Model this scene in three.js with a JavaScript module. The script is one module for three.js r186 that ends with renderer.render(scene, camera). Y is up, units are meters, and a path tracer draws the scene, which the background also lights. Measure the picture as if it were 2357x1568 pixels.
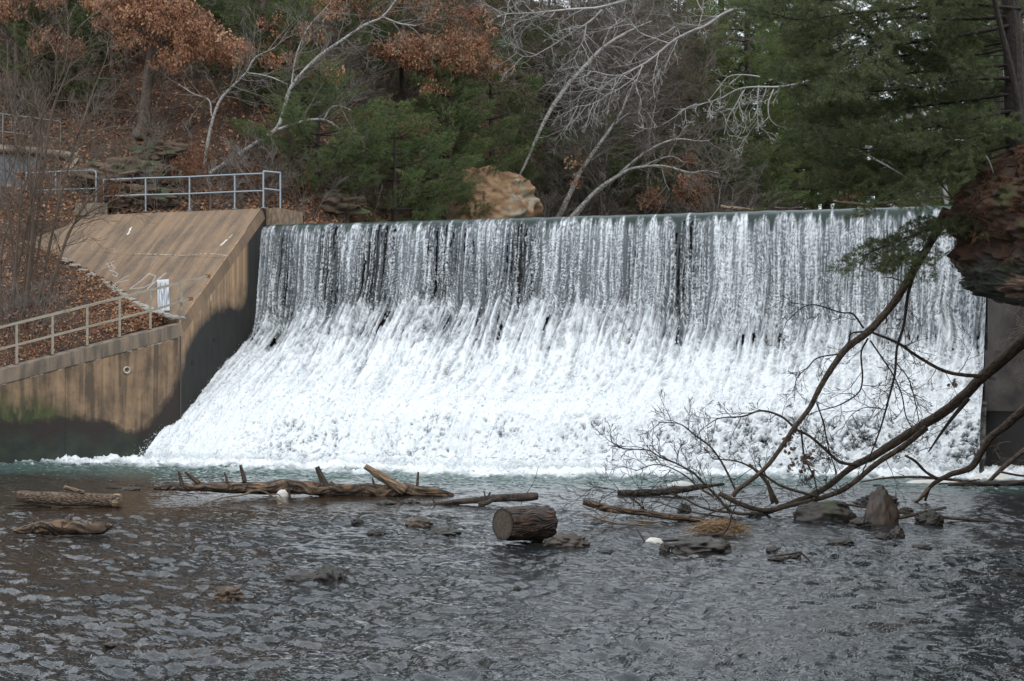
import * as THREE from 'three';
import { mergeGeometries } from 'three/addons/utils/BufferGeometryUtils.js';
import { createNoise2D, createNoise3D } from 'simplex-noise';

// ---------------------------------------------------------------- camera, sky, sun, exposure
const scene = new THREE.Scene();
const EYE = 3.2, FOC = 3600, CX = 1178.5, CY = 784;      // eye height above the river; lens and centre in photograph pixels (2357 x 1568)
const camera = new THREE.PerspectiveCamera(2 * Math.atan(CY / FOC) * 180 / Math.PI, 2357 / 1568, 0.1, 600);
camera.position.set(0, EYE, 0);
camera.lookAt(0, EYE, -10);
const renderer = new THREE.WebGLRenderer({ antialias: true });
renderer.toneMapping = THREE.LinearToneMapping;
renderer.toneMappingExposure = 1.6;
renderer.shadowMap.enabled = true;

function mulberry(a) { return () => { a |= 0; a = a + 0x6D2B79F5 | 0; let t = Math.imul(a ^ a >>> 15, 1 | a); t = t + Math.imul(t ^ t >>> 7, 61 | t) ^ t; return ((t ^ t >>> 14) >>> 0) / 4294967296; }; }
const n2 = createNoise2D(mulberry(11)), n3 = createNoise3D(mulberry(12)), m2 = createNoise2D(mulberry(13));
const fbm2 = (x, y, o = 4) => { let a = 0.5, s = 0; for (let i = 0; i < o; i++) { s += a * n2(x, y); x = x * 2.03 + 7.1; y = y * 2.03 - 3.7; a *= 0.5; } return s; };
const fbm3 = (x, y, z, o = 3) => { let a = 0.5, s = 0; for (let i = 0; i < o; i++) { s += a * n3(x, y, z); x = x * 2.03 + 7.1; y = y * 2.03 - 3.7; z = z * 2.03 + 1.3; a *= 0.5; } return s; };
const clamp = (x, a = 0, b = 1) => Math.min(b, Math.max(a, x)), lerp = (a, b, t) => a + (b - a) * t;
const sst = (a, b, x) => { const t = clamp((x - a) / (b - a)); return t * t * (3 - 2 * t); };
const mix3 = (a, b, t) => [lerp(a[0], b[0], t), lerp(a[1], b[1], t), lerp(a[2], b[2], t)];
function interp(x, tab) { if (x <= tab[0][0]) return tab[0][1]; for (let i = 1; i < tab.length; i++) if (x <= tab[i][0]) return lerp(tab[i - 1][1], tab[i][1], (x - tab[i - 1][0]) / (tab[i][0] - tab[i - 1][0])); return tab[tab.length - 1][1]; }

{ // bright overcast sky with thin cloud
  const w = 1024, h = 512, data = new Float32Array(w * h * 4);
  for (let j = 0; j < h; j++) for (let i = 0; i < w; i++) {
    const el = ((j + 0.5) / h - 0.5) * Math.PI, az = (i + 0.5) / w * 2 * Math.PI;
    const up = Math.max(0, Math.sin(el)), x = Math.cos(el) * Math.cos(az), z = Math.cos(el) * Math.sin(az);
    const c = fbm3(x * 2.2, Math.sin(el) * 5, z * 2.2, 5), L = (1.0 + 0.1 * up) * (1 + 0.26 * c);
    const k = (j * w + i) * 4; data[k] = L * 0.93; data[k + 1] = L * 1.0; data[k + 2] = L * 1.09; data[k + 3] = 1;
  }
  const sky = new THREE.DataTexture(data, w, h, THREE.RGBAFormat, THREE.FloatType);
  sky.mapping = THREE.EquirectangularReflectionMapping; sky.magFilter = sky.minFilter = THREE.LinearFilter; sky.needsUpdate = true;
  scene.background = sky; scene.environment = sky;
}
const sun = new THREE.DirectionalLight(new THREE.Color(1.0, 0.94, 0.86), 0.6);
sun.position.set(14, 60, -8); sun.target.position.set(0, 3, -46);
sun.castShadow = true; sun.shadow.radius = 24; sun.shadow.mapSize.set(4096, 4096);
Object.assign(sun.shadow.camera, { left: -45, right: 45, top: 45, bottom: -45, near: 1, far: 160 });
scene.add(sun, sun.target);

// ---------------------------------------------------------------- helpers
const V = (x, y, z) => new THREE.Vector3(x, y, z);
const P = (x, y, d) => V((x - CX) / FOC * d, EYE + (CY - y) / FOC * d, -d);          // a photograph pixel at a distance
const W = (x, y, h = 0) => P(x, y, FOC * (EYE - h) / (y - CY));                          // a pixel on the river's surface
const names = {};
function numbered(n) { const k = names[n] = (names[n] ?? -1) + 1; return k ? `${n}_${String(k).padStart(3, '0')}` : n; }
function tag(o, label, category, group) { o.userData = { ...o.userData, label, category }; if (group) o.userData.group = group; return o; }
function thing(name, label, category, pos = V(0, 0, 0), group) { const o = new THREE.Group(); o.name = numbered(name); o.position.copy(pos); scene.add(o); return tag(o, label, category, group); }
function mesh(name, geo, mat, parent = scene, label) { // geometry in world metres; a child is moved to its thing's base
  const m = new THREE.Mesh(geo, mat); m.name = parent === scene ? numbered(name) : name; m.castShadow = m.receiveShadow = true;
  if (parent !== scene) { let p = parent; const off = V(0, 0, 0); while (p && p !== scene) { off.add(p.position); p = p.parent; } m.position.sub(off); }
  if (label) m.userData.label = label;
  parent.add(m); return m;
}
function struct(name, geo, mat) { const m = mesh(name, geo, mat); m.userData.kind = 'structure'; return m; }
function inst(name, geo, mat, list, parent = scene, stuff = true) { // list of [Matrix4, colour?]
  const m = new THREE.InstancedMesh(geo, mat, Math.max(1, list.length)); m.name = parent === scene ? numbered(name) : name; m.castShadow = m.receiveShadow = true;
  const c = new THREE.Color();
  list.forEach(([mt, col], i) => { m.setMatrixAt(i, mt); if (col) m.setColorAt(i, c.setRGB(...col)); });
  if (parent !== scene) { let p = parent; const off = V(0, 0, 0); while (p && p !== scene) { off.add(p.position); p = p.parent; } m.position.sub(off); }
  if (stuff) m.userData.kind = 'stuff';
  parent.add(m); return m;
}
const mat4 = (pos, quat, s) => new THREE.Matrix4().compose(pos, quat, typeof s === 'number' ? V(s, s, s) : s);
const UPV = V(0, 1, 0);
function qdir(dir, roll = 0) { return new THREE.Quaternion().setFromUnitVectors(UPV, dir.clone().normalize()).multiply(new THREE.Quaternion().setFromAxisAngle(UPV, roll)); }
function std(o) { const { c, ...r } = o; const m = new THREE.MeshPhysicalMaterial({ roughness: 0.9, metalness: 0, side: THREE.DoubleSide, ...r }); if (c) m.color.setRGB(...c); return m; }
function tex(w, h, fn, { srgb = true, mirror = true, clampE = false } = {}) { // fn(u, v) -> [r, g, b] linear 0..1
  const d = new Uint8Array(w * h * 4), g = x => srgb ? (x <= 0.0031308 ? 12.92 * x : 1.055 * Math.pow(x, 1 / 2.4) - 0.055) : x;
  for (let j = 0; j < h; j++) for (let i = 0; i < w; i++) { const c = fn((i + 0.5) / w, (j + 0.5) / h), k = (j * w + i) * 4; for (let q = 0; q < 3; q++) d[k + q] = 255 * clamp(g(clamp(c[q]))) + 0.5; d[k + 3] = 255; }
  const t = new THREE.DataTexture(d, w, h, THREE.RGBAFormat); t.magFilter = THREE.LinearFilter; t.minFilter = THREE.LinearFilter;
  t.wrapS = t.wrapT = clampE ? THREE.ClampToEdgeWrapping : mirror ? THREE.MirroredRepeatWrapping : THREE.RepeatWrapping; if (srgb) t.colorSpace = THREE.SRGBColorSpace; t.needsUpdate = true; return t;
}
// a grid of points f(u, v) -> Vector3, with uv and colours if asked for; keep(i, j) may leave cells out
function gridGeo(nu, nv, f, { uv, color, keep, flip } = {}) {
  const pos = new Float32Array((nu + 1) * (nv + 1) * 3), uvs = new Float32Array((nu + 1) * (nv + 1) * 2), col = color ? new Float32Array((nu + 1) * (nv + 1) * 3) : null, idx = [];
  for (let j = 0; j <= nv; j++) for (let i = 0; i <= nu; i++) {
    const k = j * (nu + 1) + i, p = f(i / nu, j / nv, i, j); pos[3 * k] = p.x; pos[3 * k + 1] = p.y; pos[3 * k + 2] = p.z;
    const t = uv ? uv(i / nu, j / nv, p) : [i / nu, j / nv]; uvs[2 * k] = t[0]; uvs[2 * k + 1] = t[1];
    if (color) { const c = color(i / nu, j / nv, p, i, j); col[3 * k] = c[0]; col[3 * k + 1] = c[1]; col[3 * k + 2] = c[2]; }
  }
  for (let j = 0; j < nv; j++) for (let i = 0; i < nu; i++) { if (keep && !keep(i, j)) continue; const a = j * (nu + 1) + i, b = a + 1, c = a + nu + 1, d = c + 1; if (flip) idx.push(a, b, c, b, d, c); else idx.push(a, c, b, b, c, d); }
  const g = new THREE.BufferGeometry(); g.setAttribute('position', new THREE.BufferAttribute(pos, 3)); g.setAttribute('uv', new THREE.BufferAttribute(uvs, 2)); if (col) g.setAttribute('color', new THREE.BufferAttribute(col, 3));
  g.setIndex(new THREE.BufferAttribute(new Uint32Array(idx), 1)); g.computeVertexNormals(); return g;
}
function paint(g, fn) { const p = g.attributes.position, n = g.attributes.normal, c = new Float32Array(p.count * 3); for (let i = 0; i < p.count; i++) { const r = fn(p.getX(i), p.getY(i), p.getZ(i), n ? n.getY(i) : 0); c.set(r, 3 * i); } g.setAttribute('color', new THREE.BufferAttribute(c, 3)); return g; }
// smooth line through points with radii
function smooth(pts, rad, per = 5) {
  const cr = new THREE.CatmullRomCurve3(pts, false, 'centripetal'), n = (pts.length - 1) * per, op = [], or = [];
  for (let i = 0; i <= n; i++) { const t = i / n, k = t * (pts.length - 1), a = Math.min(pts.length - 2, Math.floor(k)); op.push(cr.getPoint(t)); or.push(Array.isArray(rad) ? lerp(rad[a], rad[a + 1], k - a) : rad); }
  return [op, or];
}
// tapered tube; rough displaces the skin by that share of the radius
function tube(pts, rad, seg = 6, { rough = 0, freq = 6, cap = true } = {}) {
  const n = pts.length, pos = [], uv = [], idx = []; let nrm = null, len = 0; const T = V(0, 0, 0), B = V(0, 0, 0), q = new THREE.Quaternion(), prev = V(0, 0, 0);
  for (let i = 0; i < n; i++) {
    T.copy(pts[Math.min(n - 1, i + 1)]).sub(pts[Math.max(0, i - 1)]).normalize();
    if (!nrm) { nrm = Math.abs(T.y) < 0.9 ? V(0, 1, 0).cross(T).normalize() : V(1, 0, 0).cross(T).normalize(); } else { q.setFromUnitVectors(prev, T); nrm.applyQuaternion(q).addScaledVector(T, -nrm.dot(T)).normalize(); }
    prev.copy(T); B.copy(T).cross(nrm);
    if (i) len += pts[i].distanceTo(pts[i - 1]);
    for (let k = 0; k <= seg; k++) {
      const a = k / seg * 2 * Math.PI; let r = rad[i];
      const dx = nrm.x * Math.cos(a) + B.x * Math.sin(a), dy = nrm.y * Math.cos(a) + B.y * Math.sin(a), dz = nrm.z * Math.cos(a) + B.z * Math.sin(a);
      if (rough) { const kk = k % seg, aa = kk / seg * 2 * Math.PI; r *= 1 + rough * (fbm3(pts[0].x * 3.1 + 2.2 * Math.cos(aa), pts[0].z * 1.7 + 2.2 * Math.sin(aa), len * freq * 0.3, 4) * 1.6); }
      pos.push(pts[i].x + dx * r, pts[i].y + dy * r, pts[i].z + dz * r); uv.push(k / seg * 2 * Math.PI * Math.max(0.02, rad[0]), len * 0.25);
    }
  }
  for (let i = 0; i < n - 1; i++) for (let k = 0; k < seg; k++) { const a = i * (seg + 1) + k, b = a + seg + 1; idx.push(a, a + 1, b, a + 1, b + 1, b); }
  if (cap) for (const e of [0, n - 1]) { const c = pos.length / 3; pos.push(pts[e].x, pts[e].y, pts[e].z); uv.push(0, 0); for (let k = 0; k < seg; k++) { const a = e * (seg + 1) + k; e ? idx.push(c, a, a + 1) : idx.push(c, a + 1, a); } }
  const g = new THREE.BufferGeometry(); g.setAttribute('position', new THREE.Float32BufferAttribute(pos, 3)); g.setAttribute('uv', new THREE.Float32BufferAttribute(uv, 2)); g.setIndex(idx); g.computeVertexNormals(); return g;
}
const stick = (pts, rad, seg = 6, o) => { const [p, r] = smooth(pts, rad, o?.per ?? 5); return tube(p, r, seg, o); };
const merge = a => a.length === 1 ? a[0] : mergeGeometries(a);
function box(w, h, d, p, ry = 0, rx = 0, rz = 0) { const g = new THREE.BoxGeometry(w, h, d); g.applyMatrix4(new THREE.Matrix4().compose(p, new THREE.Quaternion().setFromEuler(new THREE.Euler(rx, ry, rz, 'YXZ')), V(1, 1, 1))); return g; }
// boulder: a ball pushed about by noise, with layers if strata is given
function rockGeo(p, sx, sy, sz, { seed = 1, detail = 5, rough = 0.35, strata = 0, sharp = 0, ry = 0, flat = 0, taper = 0 } = {}) {
  let g = new THREE.IcosahedronGeometry(1, detail * 3); g.deleteAttribute('uv'); const a = g.attributes.position, v = V(0, 0, 0);
  for (let i = 0; i < a.count; i++) {
    v.fromBufferAttribute(a, i); let r = 1 + rough * fbm3(v.x * 1.1 + seed * 9.1, v.y * 1.1, v.z * 1.1 - seed * 3.3, 4);
    if (sharp) { r += sharp * (Math.abs(n3(v.x * 1.4 + seed, v.y * 1.4, v.z * 1.4)) - 0.4); }
    if (strata) r += strata * Math.sign(Math.sin(v.y * 15 + 3 * n2(v.x * 1.3 + seed, v.z * 1.3))) * 0.5 * (0.5 + n3(v.x * 2, v.y * 6, v.z * 2 + seed));
    v.multiplyScalar(r); const tp = 1 - taper * clamp(v.y * 0.5 + 0.5); a.setXYZ(i, v.x * sx * tp, Math.max(v.y, flat ? -flat : -9) * sy, v.z * sz * tp);
  }
  g.rotateY(ry); g.translate(p.x, p.y, p.z); const b = new THREE.BufferGeometry(); b.setAttribute('position', g.attributes.position); // soften the facets
  const key = new Map(), idx = [], out = []; for (let i = 0; i < a.count; i++) { const k = `${b.attributes.position.getX(i).toFixed(4)},${b.attributes.position.getY(i).toFixed(4)},${b.attributes.position.getZ(i).toFixed(4)}`; let q = key.get(k); if (q === undefined) { q = out.length / 3; key.set(k, q); out.push(b.attributes.position.getX(i), b.attributes.position.getY(i), b.attributes.position.getZ(i)); } idx.push(q); }
  const o = new THREE.BufferGeometry(); o.setAttribute('position', new THREE.Float32BufferAttribute(out, 3)); o.setIndex(idx); o.computeVertexNormals(); return o;
}
// a plane through three points with its own metres (a along A->C, b down-slope)
function planeFrame(A, C, B) {
  const e1 = C.clone().sub(A).normalize(), nn = e1.clone().cross(B.clone().sub(A)).normalize(), e2 = nn.clone().cross(e1).normalize(); if (e2.dot(B.clone().sub(A)) < 0) { e2.negate(); }
  const n = e1.clone().cross(e2).normalize(), eye = V(0, EYE, 0);
  const f = { A, e1, e2, n, at: (a, b, off = 0) => A.clone().addScaledVector(e1, a).addScaledVector(e2, b).addScaledVector(n, off) };
  f.hit3 = (x, y) => { const d = P(x, y, 1).sub(eye); const t = A.clone().sub(eye).dot(n) / d.dot(n); return eye.clone().addScaledVector(d, t); };
  f.hit = (x, y) => { const p = f.hit3(x, y).sub(A); return [p.dot(e1), p.dot(e2)]; };
  return f;
}
const segDist = (x, y, a, b) => { const dx = b[0] - a[0], dy = b[1] - a[1], t = clamp(((x - a[0]) * dx + (y - a[1]) * dy) / (dx * dx + dy * dy + 1e-9)); return Math.hypot(x - a[0] - t * dx, y - a[1] - t * dy); };
const lineDist = (x, y, l) => { let m = 1e9; for (let i = 1; i < l.length; i++) m = Math.min(m, segDist(x, y, l[i - 1], l[i])); return m; };
const inPoly = (x, y, p) => { let s = false; for (let i = 0, j = p.length - 1; i < p.length; j = i++) if ((p[i][1] > y) !== (p[j][1] > y) && x < (p[j][0] - p[i][0]) * (y - p[i][1]) / (p[j][1] - p[i][1]) + p[i][0]) s = !s; return s; };

// ---------------------------------------------------------------- the weir: its own axes (s along the crest, q downstream, h up)
const D0 = V(-7.7, 0, -48), DU = V(0.941, 0, 0.338), DN = V(-0.338, 0, 0.941), CREST = 6.76, LEN = 21.3;
const dam = (s, q, h) => V(D0.x + DU.x * s + DN.x * q, h, D0.z + DU.z * s + DN.z * q);
const apron = s => lerp(1, 0.5, sst(9, 20.5, s));                       // the apron is shorter towards the right bank
const footH = s => 3.6 + 0.5 * sst(0.8, 3.5, s) * (1 - sst(10.5, 15, s)) + 0.22 * n2(s * 0.9, 3) + 0.16 * n2(s * 2.7, 8) + 0.06 * n2(s * 7, 1);   // height at which the fall meets the apron
function profile(s, off = 0) { // [q, h] polyline of the falling water's path
  const k = apron(s), f = footH(s), st = sst(1.5, 6, s), o = off;
  const fall = [[-1.4, CREST - 0.04 - o], [-0.7, CREST + 0.01 - o], [-0.3, CREST + 0.01 - o], [-0.05, CREST - 0.05 - o], [0.1 - o * 0.6, CREST - 0.2 - o * 0.5], [0.22 - o, 6.2], [0.36 - o, lerp(6.2, f, 0.4)], [0.52 - o, lerp(6.2, f, 0.75)], [0.74 - o, f]];
  const low = [[1.5, lerp(f, 2.0, 0.36)], [2.5, lerp(2.47, 2.4, st)], [3.4, lerp(1.96, 1.9, st)], [4.1, lerp(1.58, 1.62, st)], [4.7, lerp(1.22, 1.47, st)], [5.25, lerp(0.86, 1.12, st)], [5.7, lerp(0.55, 0.62, st)], [6.1, lerp(0.25, 0.2, st)], [6.5, 0.02], [7.0, -0.12]];
  return fall.concat(low.map(([q, h]) => [0.8 + (q - 0.8) * k - o * 0.6, h - o]));
}
const TS = [0, 0.02, 0.04, 0.055, 0.075, 0.1, 0.2, 0.31, 0.42, 0.49, 0.57, 0.64, 0.7, 0.755, 0.81, 0.86, 0.91, 0.96, 1.0]; // where along the sheet each corner of the profile lies
function onProfile(pr, t) {
  let i = 1; while (i < TS.length - 1 && t > TS[i]) i++;
  const a = pr[Math.max(0, i - 2)], b = pr[i - 1], c = pr[i], d = pr[Math.min(pr.length - 1, i + 1)], x = (t - TS[i - 1]) / (TS[i] - TS[i - 1]);
  const h = k => { const m0 = (c[k] - a[k]) * 0.5, m1 = (d[k] - b[k]) * 0.5, x2 = x * x, x3 = x2 * x; return (2 * x3 - 3 * x2 + 1) * b[k] + (x3 - 2 * x2 + x) * m0 + (-2 * x3 + 3 * x2) * c[k] + (x3 - x2) * m1; };
  return [h(0), h(1), c[0] - b[0], c[1] - b[1]];
}
const RIGHT_END = 21.35;
// --- the concrete weir behind the water
{
  const g = gridGeo(220, 150, (u, v) => { const s = -0.2 + u * (RIGHT_END + 0.3), pr = profile(s, 0.2), [q, h] = onProfile(pr, v); const b = 0.05 * fbm2(s * 1.3, v * 12) + 0.03 * n2(s * 6, v * 50); return dam(s, q + b, h + b * 0.5); }, { uv: (u, v) => [u * 21, v * 9] });
  const t = thing('weir', 'dark wet concrete weir with stepped apron behind the falling water', 'weir', dam(LEN / 2, 2, 0));
  mesh('spillway_face', g, std({ map: tex(512, 512, (u, v) => { const n = fbm2(u * 18, v * 3, 4), k = 0.028 + 0.02 * n + 0.012 * n2(u * 70, v * 50); return [k * 1.05, k, k * 0.9]; }), roughness: 0.35 }), t);
}
// --- falling water: strands and thin film above, white broken water below
const WHITE = [0.65, 0.675, 0.685];
const waterWhite = std({ vertexColors: true, roughness: 0.32, ior: 1.33 });
{
  const NU = 1150, NV = 540, S = u => u * RIGHT_END, cov = new Float32Array((NU + 1) * (NV + 1)), cols = new Float32Array((NU + 1) * (NV + 1) * 3);
  const pcache = []; for (let i = 0; i <= NU; i++) pcache.push(profile(S(i / NU)));
  const f = (u, v, i, j) => {
    const s = S(u), v2 = v, [q, h, tq, th] = onProfile(pcache[i], v2), tl = Math.hypot(tq, th) || 1, nq = -th / tl, nh = tq / tl;   // outward normal
    const flow = v * 9.5, wob = 0.12 * n2(s * 0.7, flow * 0.35);
    const sw = s + wob * sst(0.1, 0.5, v);
    const rag0 = 0.022 * n2(s * 2.3, 1.7) + 0.016 * m2(s * 6.5, 4) + 0.012 * sst(8, 15, s), fallZ = sst(0.056 + rag0, 0.082 + rag0, v) * (1 - sst(0.40, 0.47, v)), rag = 0.022 * n2(s * 2.3, 1.7) + 0.016 * m2(s * 6.5, 4) + 0.012 * sst(8, 15, s), lip = 1 - sst(0.058 + rag, 0.08 + rag, v);
    // strands: ridges that run down the fall
    const r1 = 1 - Math.abs(n2(sw * 2.5 + 4, flow * 0.10)), r2 = 1 - Math.abs(m2(sw * 5.6, flow * 0.16 + 9)), r3 = n2(sw * 11, flow * 0.3), wide = n2(sw * 0.55 + 31, flow * 0.05), fine = n2(sw * 24, flow * 2.2), bead = m2(sw * 19 + 1.5 * n2(sw * 3, flow * 3), flow * 9);
    const strand = 0.6 * r1 * r1 + 0.5 * r2 * r2 * r2 + 0.2 * r3 + 0.2 * wide - 0.56;
    // where the fall breaks on the apron
    const jag = 0.045 * n2(s * 0.8, 3.1) + 0.05 * n2(s * 3.1, flow * 0.12) + 0.045 * m2(s * 7, flow * 0.3) + 0.03 * n2(sw * 19, flow * 1.6);
    const broken = sst(-0.03, 0.06, v - 0.405 + jag - 0.02 * sst(12, 15, s));
    const tail = sst(0.3, -0.3, strand) * sst(0.40, 0.44, v) * (1 - sst(0.47, 0.56, v));      // dark tails between the tongues
    const lumps = 0.55 * fbm2(sw * 1.6, flow * 0.9, 2) + 0.5 * n2(sw * 5.2 + 3, flow * 2.6) + 0.42 * m2(sw * 11, flow * 6.5) + 0.3 * n2(sw * 23, flow * 15);
    const streak = n2(sw * 3.1, flow * 0.28) * 0.6 + m2(sw * 7.5, flow * 0.5) * 0.4;
    const lowZ = sst(0.77, 0.815, v) * (1 - sst(0.925, 0.965, v)) * sst(1.2, 4.5, s), hole = m2(sw * 3.4, flow * 3.0) * 0.6 + n2(sw * 8.5, flow * 8.5) * 0.45 + 0.3 * m2(sw * 17, flow * 16) + 0.4 * n2(s * 0.6 + 8, flow * 0.4) - 0.12 + 0.25 * sst(13, 17, s);
    const toe = sst(0.93, 0.965, v);
    let d = fallZ * (0.085 * strand + 0.012 * fine + 0.014 * bead) * sst(0.06, 0.2, v) + lip * 0.012 * n2(s * 1.2, flow * 2);
    d += broken * (0.045 * lumps + 0.07 * streak * (1 - toe)) - lowZ * 0.09 * sst(0.1, 0.8, hole) + toe * 0.09 * fbm2(s * 1.4, flow * 1.2 + 5, 3) + 0.1 * sst(0.30, 0.6, v) * (1 - toe);
    // white, aerated water, plus bright bead glints painted into the colour
    const airGlint = fallZ * (1 - broken) * clamp(0.27 + 1.0 * strand + 0.75 * bead * (0.3 + 0.6 * r2) + 0.34 * fine + 0.5 * sst(0.2, 0.42, v) * n2(sw * 8, flow * 4) + 0.16 * sst(12, 16, s));
    const foam = broken * clamp(0.88 + 0.36 * streak * (1 - sst(0.6, 0.8, v)) + 0.42 * (lumps + 0.05) * (1 - sst(0.55, 0.72, v)) - 0.45 * tail - lowZ * sst(0.25, 0.85, hole) * 0.95 + 0.15 * lumps + 0.12 * sst(0.55, 0.72, v), 0, 1);
    const k = j * (NU + 1) + i, a = clamp(airGlint + foam);
    const film = mix3(mix3([0.05, 0.056, 0.06], [0.14, 0.155, 0.163], clamp(0.5 + 0.9 * wide)), [0.022, 0.036, 0.03], lip), c = mix3(film, WHITE, a);
    cols.set(c, 3 * k);
    cov[k] = lip > 0.3 ? 1 : a + 0.46 * fallZ * (0.85 + 0.5 * wide) + 0.3 * r3 + 0.1 * fine + 0.16 * sst(0.34, 0.42, v) + (v > 0.96 ? 1 : 0);
    return dam(s, q + nq * d, h + nh * d);
  };
  const g = gridGeo(NU, NV, f, { color: (u, v, p, i, j) => { const k = 3 * (j * (NU + 1) + i); return [cols[k], cols[k + 1], cols[k + 2]]; }, keep: (i, j) => { const k = j * (NU + 1) + i; return cov[k] + cov[k + 1] + cov[k + NU + 1] + cov[k + NU + 2] > 0.62; } });
  struct('waterfall', g, waterWhite);
  // flying drops and clots of white water over the broken part, too many to count
  const r = mulberry(77), list = [], drop = new THREE.IcosahedronGeometry(1, 1), col = [];
  for (let n = 0; n < 42000; n++) {
    const s = r() * RIGHT_END, zone = r(), v = zone < 0.7 ? 0.39 + 0.38 * Math.pow(r(), 0.6) : 0.78 + 0.17 * r();
    const [q, h, tq, th] = onProfile(profile(s), v), tl = Math.hypot(tq, th) || 1, out = (0.02 + 0.16 * r() * r()) * sst(0.33, 0.5, v) + 0.03 * r();
    const dens = 0.5 + n2(s * 3.1, v * 4); if (r() > dens + 0.35 || (v < 0.5 && r() < 0.55)) continue;
    const sz = 0.006 + 0.018 * r() * r();
    list.push([mat4(dam(s, q - th / tl * out, h + tq / tl * out), new THREE.Quaternion().setFromEuler(new THREE.Euler(r() * 6, r() * 6, 0)), V(sz * (0.7 + r()), sz * (0.9 + 1.6 * r()), sz))]);
  }
  for (let n = 0; n < 16000; n++) { // spray off the left end, in front of the wall, and along the foot
    const e = n < 1800, s = e ? -0.1 - 0.5 * r() * r() + 0.7 * r() : r() * RIGHT_END, v = e ? 0.4 + 0.55 * r() : 0.94 + 0.03 * r(), [q, h, tq, th] = onProfile(profile(clamp(s, 0, RIGHT_END)), v);
    const o = e ? 0.03 + 0.2 * r() * r() : 0.35 * r() * r(), sz = 0.005 + 0.01 * r() * r(); if (s < 0.02 && q < 4.9) continue;
    list.push([mat4(dam(s, q + o * 0.5, h + o), new THREE.Quaternion(), sz)]);
  }
  const sp = inst('spray', drop, std({ c: WHITE, roughness: 0.25, ior: 1.33 }), list); tag(sp, 'white drops and clots of spray flying off the falling water', 'spray');
}
// --- the pond above the weir
struct('upper_pond', gridGeo(60, 60, (u, v) => { const d = lerp(-1.35, 46, v * v), p = dam(lerp(-4, 44, u), -0.3 - (d + 1.35), CREST - 0.06); p.y += 0.01 * n2(p.x * 2, p.z * 2); return p; }), std({ c: [0.02, 0.026, 0.02], roughness: 0.06, ior: 1.33 }));
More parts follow.
